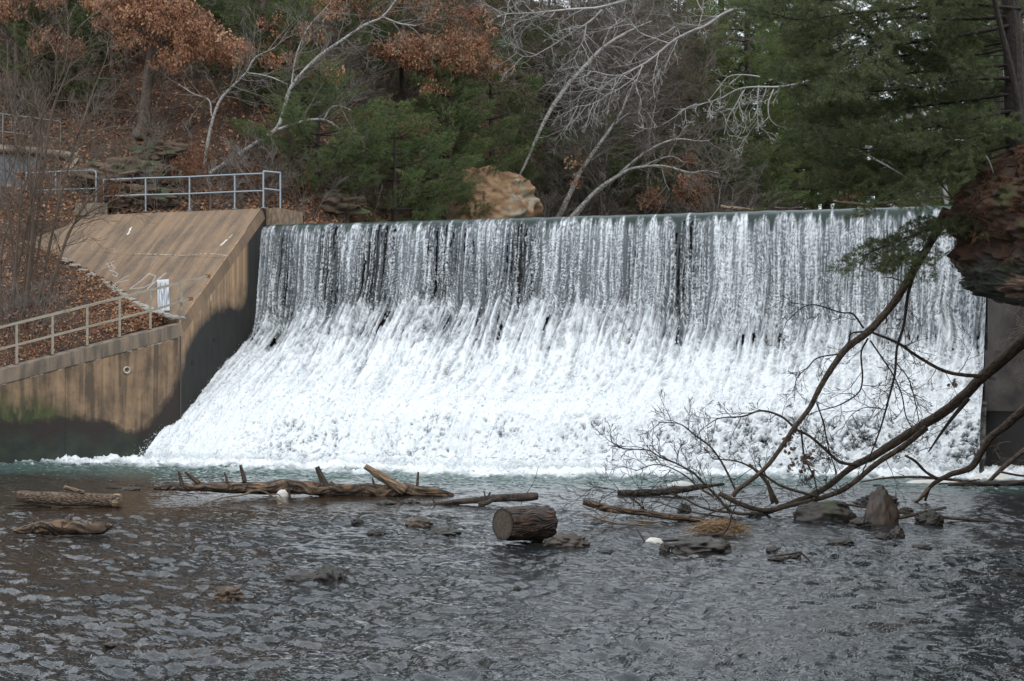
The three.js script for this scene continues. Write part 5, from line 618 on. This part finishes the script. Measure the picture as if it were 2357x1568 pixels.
{ // sawn stump end
  const d = 24.7, a = P(1158, 1207, d - 0.28), b = P(1262, 1203, d + 0.34), t = thing('sawn_log', 'thick dark sawn log section standing out of the water with its round end showing', 'log', W(1210, 1246)), R = 0.26;
  mesh('trunk', stick([a, a.clone().lerp(b, 0.03), a.clone().lerp(b, 0.3), a.clone().lerp(b, 0.7), a.clone().lerp(b, 0.97), b], [R * 0.97, R, R * 1.02, R, R * 0.98, R * 0.93], 30, { rough: 0.13, freq: 10, per: 5 }), std({ map: driftTex([0.006, 0.004, 0.003], [0.07, 0.034, 0.017]), roughness: 0.6, bumpMap: driftB, bumpScale: 0.05 }), t);
  const ax2 = b.clone().sub(a).normalize(), disc = new THREE.CircleGeometry(R * 0.95, 40); disc.applyQuaternion(new THREE.Quaternion().setFromUnitVectors(V(0, 0, 1), ax2.clone().negate())); const c = a.clone().addScaledVector(ax2, -0.012); disc.translate(c.x, c.y, c.z);
  mesh('sawn_end', disc, std({ map: tex(256, 256, (u, v) => { const x = u - 0.5, y = v - 0.5, r = Math.hypot(x, y) * 2, k = clamp(0.5 + 0.3 * Math.sin(r * 60 + 3 * fbm2(u * 4, v * 4)) + 0.8 * fbm2(u * 6, v * 6, 4)); const c = mix3([0.03, 0.021, 0.013], [0.085, 0.06, 0.039], k); return r > 0.86 + 0.05 * n2(u * 9, v * 9) ? [0.02, 0.014, 0.01] : c; }, { clampE: true }), roughness: 0.8 }), t);
}
const stone = (x, y, w, h, label, { seed = 1, col = [[0.01, 0.008, 0.007], [0.04, 0.031, 0.025]], moss = [0.02, 0.02, 0.012], dz = 0.8, sharp = 0.25, ry = 0, name = 'river_stone', group, rough = 0.3, taper = 0 } = {}) => { const d = wd(y), k = d / FOC, p = P(x, y, d); p.y = h * k * 0.2; const g = rockGeo(p, w * k / 2 * 1.08, h * k * 1.0, w * k / 2 * dz, { seed, detail: 4, rough, sharp, ry, taper }); paint(g, rockCol(col[0], col[1], moss, 0.5)); return tag(mesh(name, g, vcol(0.55)), label, 'stone', group); };
stone(700, 1337, 84, 17, 'low grey-brown stone in the near rapids, long left half of the saddle-shaped pair', { seed: 2, dz: 0.6, sharp: 0.1 }); stone(758, 1337, 60, 29, 'humped grey-brown stone in the near rapids beside its low long neighbour', { seed: 4, dz: 0.8, sharp: 0.15 });
stone(525, 1376, 52, 19, 'small ragged brown stone in the near rapids left of the humped one', { seed: 5, col: [[0.025, 0.018, 0.012], [0.13, 0.08, 0.045]], rough: 0.8 });
stone(2028, 1207, 92, 70, 'pointed upright mossy boulder among the fallen branches', { seed: 9, col: [[0.028, 0.02, 0.014], [0.065, 0.045, 0.031]], moss: [0.045, 0.05, 0.018], sharp: 0.12, rough: 0.22, dz: 0.7, taper: 0.42 });
stone(1900, 1198, 130, 38, 'wide wedge-shaped mossy boulder left of the pointed upright one', { seed: 10, moss: [0.035, 0.042, 0.012], sharp: 0.1, rough: 0.3, dz: 0.6 }); stone(1978, 1214, 46, 17, 'small dark stone at the foot of the pointed boulder', { seed: 12 }); stone(2020, 1160, 92, 17, 'flat dark stone behind the pointed boulder', { seed: 13, dz: 0.5 }); stone(2140, 1207, 60, 24, 'dark blocky stone under the stick right of the pointed boulder', { seed: 14 });
stone(1610, 1270, 124, 28, 'broad flat brown stone below the dead grass clump', { seed: 15, col: [[0.02, 0.016, 0.014], [0.065, 0.05, 0.042]], rough: 0.3 }); stone(1650, 1268, 60, 24, 'dark lump of stone at the right end of the broad flat one', { seed: 16 }); stone(1305, 1256, 88, 22, 'low wedge of dark layered wood-like rock right of the sawn log', { seed: 17, dz: 0.5, col: [[0.02, 0.016, 0.012], [0.075, 0.055, 0.04]] });
stone(965, 1211, 58, 16, 'small brown chunk standing in the rapids left of the sawn log', { seed: 18, col: [[0.02, 0.015, 0.01], [0.1, 0.07, 0.045]] }); stone(1020, 1231, 74, 13, 'flat dark stone awash in the rapids left of the sawn log', { seed: 19 });
{ const spots = [[822, 1204, 26, 9], [866, 1231, 36, 11], [1530, 1268, 22, 14], [2065, 1238, 32, 20], [2032, 1242, 34, 12], [1935, 1253, 56, 10], [1790, 1290, 44, 9], [1780, 1268, 34, 8], [1830, 1285, 26, 12], [1400, 1274, 44, 7], [2120, 1262, 40, 7], [1480, 1180, 20, 8], [1575, 1180, 30, 16], [1645, 1290, 40, 5], [2050, 1256, 28, 7], [1190, 1357, 16, 7], [255, 1485, 30, 6], [1235, 1245, 30, 6], [690, 1340, 26, 5], [945, 1158, 40, 8], [300, 1128, 40, 6], [2085, 1180, 30, 10], [1590, 1360, 30, 4], [715, 1290, 16, 4], [890, 1160, 40, 7]]; spots.forEach(([x, y, w, h], i) => stone(x, y, w, h, 'small dark wet stone breaking the surface of the rapids', { seed: 30 + i, group: 'small wet stones in the rapids' })); }
const mound = (x, y, w, h, label, seed) => { const d = wd(y), k = d / FOC, p = P(x, y, d); p.y = 0.01; tag(mesh('foam_mound', rockGeo(p, w * k / 2, h * k, w * k / 2 * 0.7, { seed, detail: 4, rough: 0.14, flat: 0.2 }), foamMat), label, 'foam'); };
mound(650, 1143, 28, 15, 'small white foam heap against the long driftwood log', 1); mound(1567, 1120, 60, 11, 'white foam mound on the mossy log under the bare branches', 2); mound(1506, 1250, 42, 11, 'smooth white foam mound beside the dark stick near the dead grass', 3); mound(2310, 1102, 150, 8, 'long white foam sheet by the right bank below the falls', 4); mound(2150, 1112, 130, 5, 'thin white foam patch along the debris line near the right bank', 5); mound(1672, 1162, 10, 8, 'tiny white foam lump among the fallen branches', 6);
const Y3 = l => l.map(([x, y, k]) => [1341.8 + x * 0.4307, 920.6 + y * 0.4307, k]), Y6 = l => l.map(([x, y, k]) => [1572 + x * 0.5137, 460.3 + y * 0.5137, k]), r6 = a => a.map(x => x * 0.43);
{ // the tree that fell in from the right bank: two trunks and their limbs
  const d = 28.4, r = mulberry(909), t = thing('fallen_tree', 'bare fallen tree slanting from the right bank down into the river', 'tree', W(1740, 1190)), tw = [];
  const add = (n, l, rad, m = wetBark, tws = 0, tl = 0.6, dd = d) => { const pts = l.map(([x, y, k]) => P(x, y, dd + (k ?? 0))), R = pts.map((_, i) => { const k = i / (pts.length - 1) * (rad.length - 1), a = Math.min(rad.length - 2, Math.floor(k)); return lerp(rad[a], rad[a + 1], k - a) * dd / FOC; }); mesh(n, stick(pts, R, R[0] > 0.05 ? 14 : 7, { rough: R[0] > 0.05 ? 0.16 : 0.1, freq: 12, per: 5 }), m, t); if (tws) tw.push(...twigsAlong(pts, r, tws, tl, 0.009, { t0: 0.15, kids: [0, 3, 4], min: 0.0042, bend: 0.5, hang: 0.1 })); };
  add('trunk', [...[[2560, 620], [2450, 705]], ...Y6([[1528, 630], [1340, 795], [1250, 885], [1100, 995], [960, 1080], [850, 1150], [760, 1195], [640, 1290], [480, 1362], [300, 1425], [200, 1450]])].map(([x, y], i) => [x, y, 1.2 * (1 - i / 12)]), r6([44, 40, 34, 28, 26, 23, 20, 17, 15, 13, 10]));
  add('trunk', Y6([[1090, 1022, 0.15], [980, 1110], [870, 1180], [730, 1292], [600, 1342], [460, 1375], [300, 1420]]), r6([16, 15, 14, 13, 12, 10]), wetBark, 6, 0.5, d + 0.1);
  for (const [l, rad, n, m] of [
    [Y6([[1280, 890], [1190, 1000], [1100, 1130]]), r6([14, 9, 4]), 3, darkBark], [Y6([[850, 595], [960, 640], [1050, 700], [1180, 770], [1335, 792]]), r6([7, 8, 9, 11]), 8],
    [Y6([[790, 1190], [700, 1172], [640, 1120], [570, 1060], [510, 1030]]), r6([9, 8, 7]), 6], [Y6([[500, 1020], [440, 970], [350, 945], [270, 970], [160, 980], [80, 1030]]), r6([7, 6, 4, 2]), 10],
    [Y3([[960, 610], [800, 600], [720, 520], [640, 440], [590, 390], [500, 340], [420, 300], [360, 240]]), [4, 3.2, 2, 1], 12], [Y3([[900, 640], [700, 620], [500, 580], [390, 540]]), [2.6, 1.8, 1], 6], [Y3([[820, 490], [740, 330], [680, 250], [600, 190], [520, 130], [405, 120]]), [2.6, 2, 1], 9], [Y3([[1040, 555], [975, 430], [888, 345]]), [5, 4, 3.2], 2], [Y3([[1015, 555], [985, 430]]), [4.2, 4], 0], [Y3([[1260, 520], [1060, 460], [950, 390], [830, 330], [690, 315]]), [3.6, 2.6, 1.2], 9], [Y3([[850, 610], [650, 580], [500, 510], [350, 480], [200, 500]]), [3, 2, 1], 10], [Y3([[500, 340], [420, 310], [350, 270], [220, 260], [150, 225]]), [1.8, 1], 8], [Y3([[370, 660], [340, 600], [250, 520], [160, 480], [60, 465]]), [2.6, 1.6, 0.9], 10], [Y3([[700, 520], [620, 470], [540, 400], [400, 345], [280, 380]]), [2.2, 1], 9], [Y3([[730, 500], [850, 560], [960, 590], [1060, 580]]), [6, 6, 5], 2], [Y3([[650, 620], [780, 570], [840, 560]]), [2, 1.6], 2]
  ]) add('limb', l, rad, m ?? wetBark, n, 0.55);
  mesh('twigs', merge(tw), darkBark, t).userData.kind = 'stuff';
}
{ // the branch that hangs down before the falls, with its side branches and a few dead leaves
  const d = 27.9, r = mulberry(919), t = thing('hanging_branch', 'long dark branch hanging from the right pine ledge down across the falls to the water', 'branch', P(1700, 1135, d)), tw = [];
  const add = (n, l, rad, tws, tl = 0.7, m = wetBark) => { const pts = Y6(l).map(([x, y, k]) => P(x, y, d + (k ?? 0))), R = pts.map((_, i) => { const k = i / (pts.length - 1) * (rad.length - 1), a = Math.min(rad.length - 2, Math.floor(k)); return lerp(rad[a], rad[a + 1], k - a) * 0.42 * d / FOC; }); mesh(n, stick(pts, R, rad[0] > 10 ? 10 : 6, { rough: 0.1, freq: 14, per: 5 }), m, t); if (tws) tw.push(...twigsAlong(pts, r, tws, tl, 0.008, { t0: 0.1, kids: [0, 3, 4], min: 0.004, bend: 0.5, hang: 0.35 })); };
  add('stem', [[1180, 40], [1110, 190], [1030, 320], [960, 440], [880, 540], [820, 600], [740, 660], [670, 750], [610, 850], [570, 930], [500, 1020], [440, 1110], [380, 1190], [300, 1260], [240, 1305], [225, 1330]], [24, 22, 21, 20, 17, 14, 13, 12, 12, 13], 0);
  for (const [l, rad, n] of [[[[810, 575], [760, 510], [710, 505], [590, 470], [540, 480], [460, 550]], [6, 4, 2.5], 4], [[[815, 590], [755, 600], [742, 645]], [6, 4], 2], [[[705, 690], [600, 710], [560, 750], [510, 800], [500, 900]], [5, 3, 1.5], 6], [[[830, 620], [800, 680], [805, 800], [790, 860], [700, 920], [610, 945], [540, 970]], [6, 4.5, 2], 8], [[[840, 630], [880, 690], [940, 780], [980, 870], [1000, 970], [1025, 1020]], [5, 4, 3], 8], [[[1050, 300], [1010, 420], [990, 560], [960, 660], [950, 780], [920, 900], [890, 1010], [850, 1120], [800, 1230]], [10, 8, 7, 5, 3], 12], [[[960, 735], [1010, 800], [1040, 900], [1060, 1000]], [4, 2.5], 7], [[[600, 910], [630, 1000], [650, 1100], [690, 1230]], [5, 3], 8], [[[530, 1030], [545, 1150], [590, 1250], [605, 1330]], [6, 3], 8], [[[910, 940], [820, 930], [760, 960], [700, 1050]], [3.5, 1.2], 6], [[[970, 360], [930, 348], [885, 350]], [4, 2], 0], [[[900, 510], [915, 540], [910, 555]], [5, 3], 0], [[[805, 830], [870, 840], [930, 880]], [2.5, 1.5], 5]]) add('side_branch', l, rad, n, 0.5, darkBark);
  mesh('twigs', merge(tw), darkBark, t).userData.kind = 'stuff';
  const dead = [[], []]; for (let i = 0; i < 95; i++) { const a = r(), [bx, by, sx, sy] = a < 0.75 ? [545, 1185, 130, 110] : a < 0.9 ? [480, 1060, 50, 90] : [1200, 820, 60, 40]; const x = bx + (r() + r() - 1) * sx, y = by + (r() + r() - 1) * sy, q = Y6([[x, y]])[0]; dead[i % 2].push([mat4(P(q[0], q[1], d + (r() - 0.5) * 0.3), new THREE.Quaternion().setFromEuler(new THREE.Euler(r() * 6, r() * 6, r() * 6)), 1), mix3([0.05, 0.028, 0.018], [0.11, 0.06, 0.035], r())]); }
  const lf = s => { const rr = mulberry(s), p = []; for (let i = 0; i < 7; i++) { const a = i / 7 * 6.28, b = (i + 1) / 7 * 6.28, R1 = 0.035 + 0.012 * rr(), R2 = 0.035 + 0.012 * rr(); p.push(0, 0.008, 0, Math.cos(a) * R1, 0.02 * rr(), Math.sin(a) * R1 * 0.8, Math.cos(b) * R2, 0.02 * rr(), Math.sin(b) * R2 * 0.8); } const g = new THREE.BufferGeometry(); g.setAttribute('position', new THREE.Float32BufferAttribute(p, 3)); g.computeVertexNormals(); return g; };
  dead.forEach((l, i) => inst('dead_leaves', lf(50 + i), leafMat, l, t));
}
{ // loose wood among and beside them
  const L = (label, l, rad, y0, m = driftDark, o = {}) => log(o.name ?? 'driftwood_log', label, l, rad, y0, m, o.parts ?? [], { seg: 10, rough: 0.22, ...o });
  L('brown broken log under the bare branches right of the sawn log', Y3([[0, 545], [60, 558], [120, 580], [300, 602], [480, 628], [620, 640], [700, 652]]), [7, 8, 8, 7.5, 8, 6, 3], 1200, drift); L('mossy floating log carrying a white foam mound', Y3([[185, 498], [300, 500], [450, 488], [600, 470], [755, 448]]), [6, 8, 8, 8, 3], 1140, driftDark, { rough: 0.4 });
  L('short splintered stick pile on the water left of the brown broken log', Y3([[10, 608], [100, 640], [180, 660], [320, 668], [390, 672]]), [1.8, 2, 2.4, 2, 1], 1212, driftPale, { name: 'branch', cat: 'branch', parts: [['stick', Y3([[40, 655], [140, 610], [160, 585]]), [2, 1]], ['stick', Y3([[120, 640], [70, 600], [-20, 560]]), [1.6, 1]], ['stick', Y3([[150, 690], [160, 650], [190, 600]]), [1.6, 1]], ['stick', Y3([[240, 640], [420, 660], [440, 668]]), [2, 1.2]]] });
  L('long straight dark stick lying in the water right of the pointed boulder', Y3([[1360, 553], [1500, 572], [1700, 602], [1950, 632], [2150, 648], [2400, 668]]), [2.4, 2.8, 3.4, 3.2, 3, 2.4], 1200, wetBark, { name: 'branch', cat: 'branch' }); L('short thick broken branch behind the long straight stick', Y3([[1690, 632], [1800, 608], [1940, 575]]), [4, 4.5, 3], 1203, driftDark, { name: 'branch', cat: 'branch' });
  L('bare limb curving from the right bank down to a pale forked end in the water', [[2470, 860, 0.6], ...Y6([[1528, 940], [1450, 1010], [1380, 1065], [1330, 1140], [1290, 1200], [1190, 1235], [1110, 1285], [1085, 1350]])], [11, 10, 9.5, 8.5, 8, 7.5, 6, 4.5, 2.5], 1156, wetBark, { name: 'branch', cat: 'branch', parts: [['fork', Y6([[1105, 1290], [1060, 1340], [1035, 1355]]), [6, 3], driftPale], ['side_branch', Y6([[1150, 1255], [1090, 1220], [1040, 1170], [995, 1145]]), [4, 2.4]]] });
  L('dark thin limb slanting into the foam by the right bank', Y6([[1600, 1080], [1528, 1125], [1430, 1205], [1365, 1270]]), [6, 6, 5, 4], 1113, wetBark, { name: 'branch', cat: 'branch' });
  L('dark waterlogged stick of the debris line below the right end of the falls', Y3([[1480, 440], [1600, 420], [1760, 412], [1900, 420], [2100, 440], [2240, 448]]), [1.5, 2.4, 3, 3.4, 3, 2], 1116, drift, { name: 'branch', cat: 'branch' }); L('broad muddy debris mat with sticks along the right bank water edge', Y3([[1950, 455], [2100, 450], [2250, 446], [2400, 440]]), [4, 5, 6, 6], 1120, driftDark, { name: 'debris_mat', cat: 'debris', rough: 0.5, parts: [['stick', Y3([[1550, 455], [1700, 470], [1880, 480]]), [1.6, 1]], ['stick', Y3([[2230, 385], [2320, 402], [2400, 410]]), [3, 2]], ['stick', Y3([[1900, 450], [2040, 440], [2120, 425]]), [2, 1.4]]] });
  L('dark stick resting on the broad flat stone beside the dead grass', Y3([[400, 758], [470, 750], [560, 742], [650, 728], [735, 718]]), [2, 3.6, 4, 4, 3], 1250, driftDark, { name: 'branch', cat: 'branch', parts: [['side_branch', Y3([[730, 745], [780, 670], [800, 600], [850, 530]]), [3, 1]], ['side_branch', Y3([[740, 760], [820, 800], [900, 825], [940, 835]]), [3, 1.4]], ['side_branch', Y3([[770, 690], [900, 665], [980, 690], [1075, 760]]), [1, 0.5]], ['side_branch', Y3([[340, 770], [310, 725], [285, 688]]), [1.6, 1]]] });
  L('small heap of broken sticks in the rapids below the dead grass', Y3([[990, 838], [1060, 830], [1140, 818], [1170, 812]]), [1, 2, 2.4, 1.6], 1292, driftDark, { name: 'branch', cat: 'branch', parts: [['stick', Y3([[1040, 850], [1090, 868]]), [3, 2]], ['stick', Y3([[1160, 812], [1190, 840], [1215, 862]]), [2.4, 1.4]], ['stick', Y3([[1165, 810], [1160, 858]]), [1.8, 1.4]]] });
  for (const [label, l, rad, d, m] of [['pale log lying on the weir crest, its cut end showing', [[1659, 476], [1675, 478], [1705, 480], [1735, 483]], [4, 4, 3.4, 1.2], 44.2, driftPale], ['short brown log stuck on the weir crest left of the long trunk', [[1784, 479], [1805, 480], [1830, 480], [1850, 477]], [3, 2.6, 2, 1.4], 43.8, drift], ['long brown trunk lying on the weir crest below the right pine', [[1918, 463], [1960, 469], [2010, 470], [2070, 463], [2130, 456], [2210, 452]], [2.6, 4, 4, 4, 3, 2], 42.8, drift]]) tag(mesh('driftwood_log', limb(l, rad, d, 9, { rough: 0.25 })[0], m), label, 'log');
  log('bark_debris', 'low scrap of bark floating beside the bark-covered log', Y1([[40, 440], [180, 436], [330, 448]]), [1.5, 3.4, 1.5], 1168, driftDark, [['chip', Y1([[170, 425], [215, 412]]), [2, 1], drift]], { cat: 'driftwood' }); log('bark_debris', 'small broken root floating between the bark-covered log and the long driftwood log', Y1([[680, 325], [760, 324], [890, 328]]), [1.2, 2.4, 1.2], 1124, driftDark, [['chip', Y1([[830, 325], [840, 303]]), [4, 3], drift], ['chip', Y1([[865, 320], [880, 300]]), [1.6, 1]]], { cat: 'driftwood' });
}
{ // clump of dead grass on the stones
  const r = mulberry(929), c = W(1655, 1232), t = [], k = -c.z / FOC; for (let i = 0; i < 620; i++) { const x = (r() + r() - 1) * 66 * k, z = (r() + r() - 1) * 0.35, h = 30 * k * (1 - (x / (75 * k)) ** 2) * r(), a = r() * 6.28, l = 0.1 + 0.22 * r(), p = V(c.x + x, 0.02 + h, c.z + z), e = p.clone().add(V(Math.cos(a) * l, (r() - 0.6) * 0.1, Math.sin(a) * l * 0.6)), m = p.clone().lerp(e, 0.5).add(V(0, 0.03, 0)); t.push(tube([p, m, e], [0.004, 0.005, 0.0015], 3, { cap: false })); }
  const g = merge(t); paint(g, (x, y, z) => mix3([0.07, 0.04, 0.019], [0.34, 0.22, 0.11], clamp(0.5 + 1.4 * n3(x * 14, y * 30, z * 14)))); tag(mesh('grass_clump', g, vcol()), 'clump of matted straw-coloured dead grass caught on the stones', 'grass');
}
{ // twiggy growth before the right wall
  const r = mulberry(939), out = [], b = dam(22.6, 2.6, 0.4); for (let i = 0; i < 34; i++) { const p = dam(21.9 + 2.6 * r(), 2.1 + 0.9 * r(), 5.2 * r()); fork(out, p, V((r() - 0.75) * 1.4, (r() - 0.55) * 1.2, 0.5 + 0.4 * r()), 0.9 + 0.6 * r(), 0.009, 2, r, { kids: [0, 4, 5], bend: 0.4, min: 0.003, up: -0.02 }); } const t = thing('bare_shrub', 'thin leafless brambles hanging before the dark right wall', 'shrub', b); mesh('stems', merge(out), redTwig, t).userData.kind = 'stuff';
}

renderer.render(scene, camera);
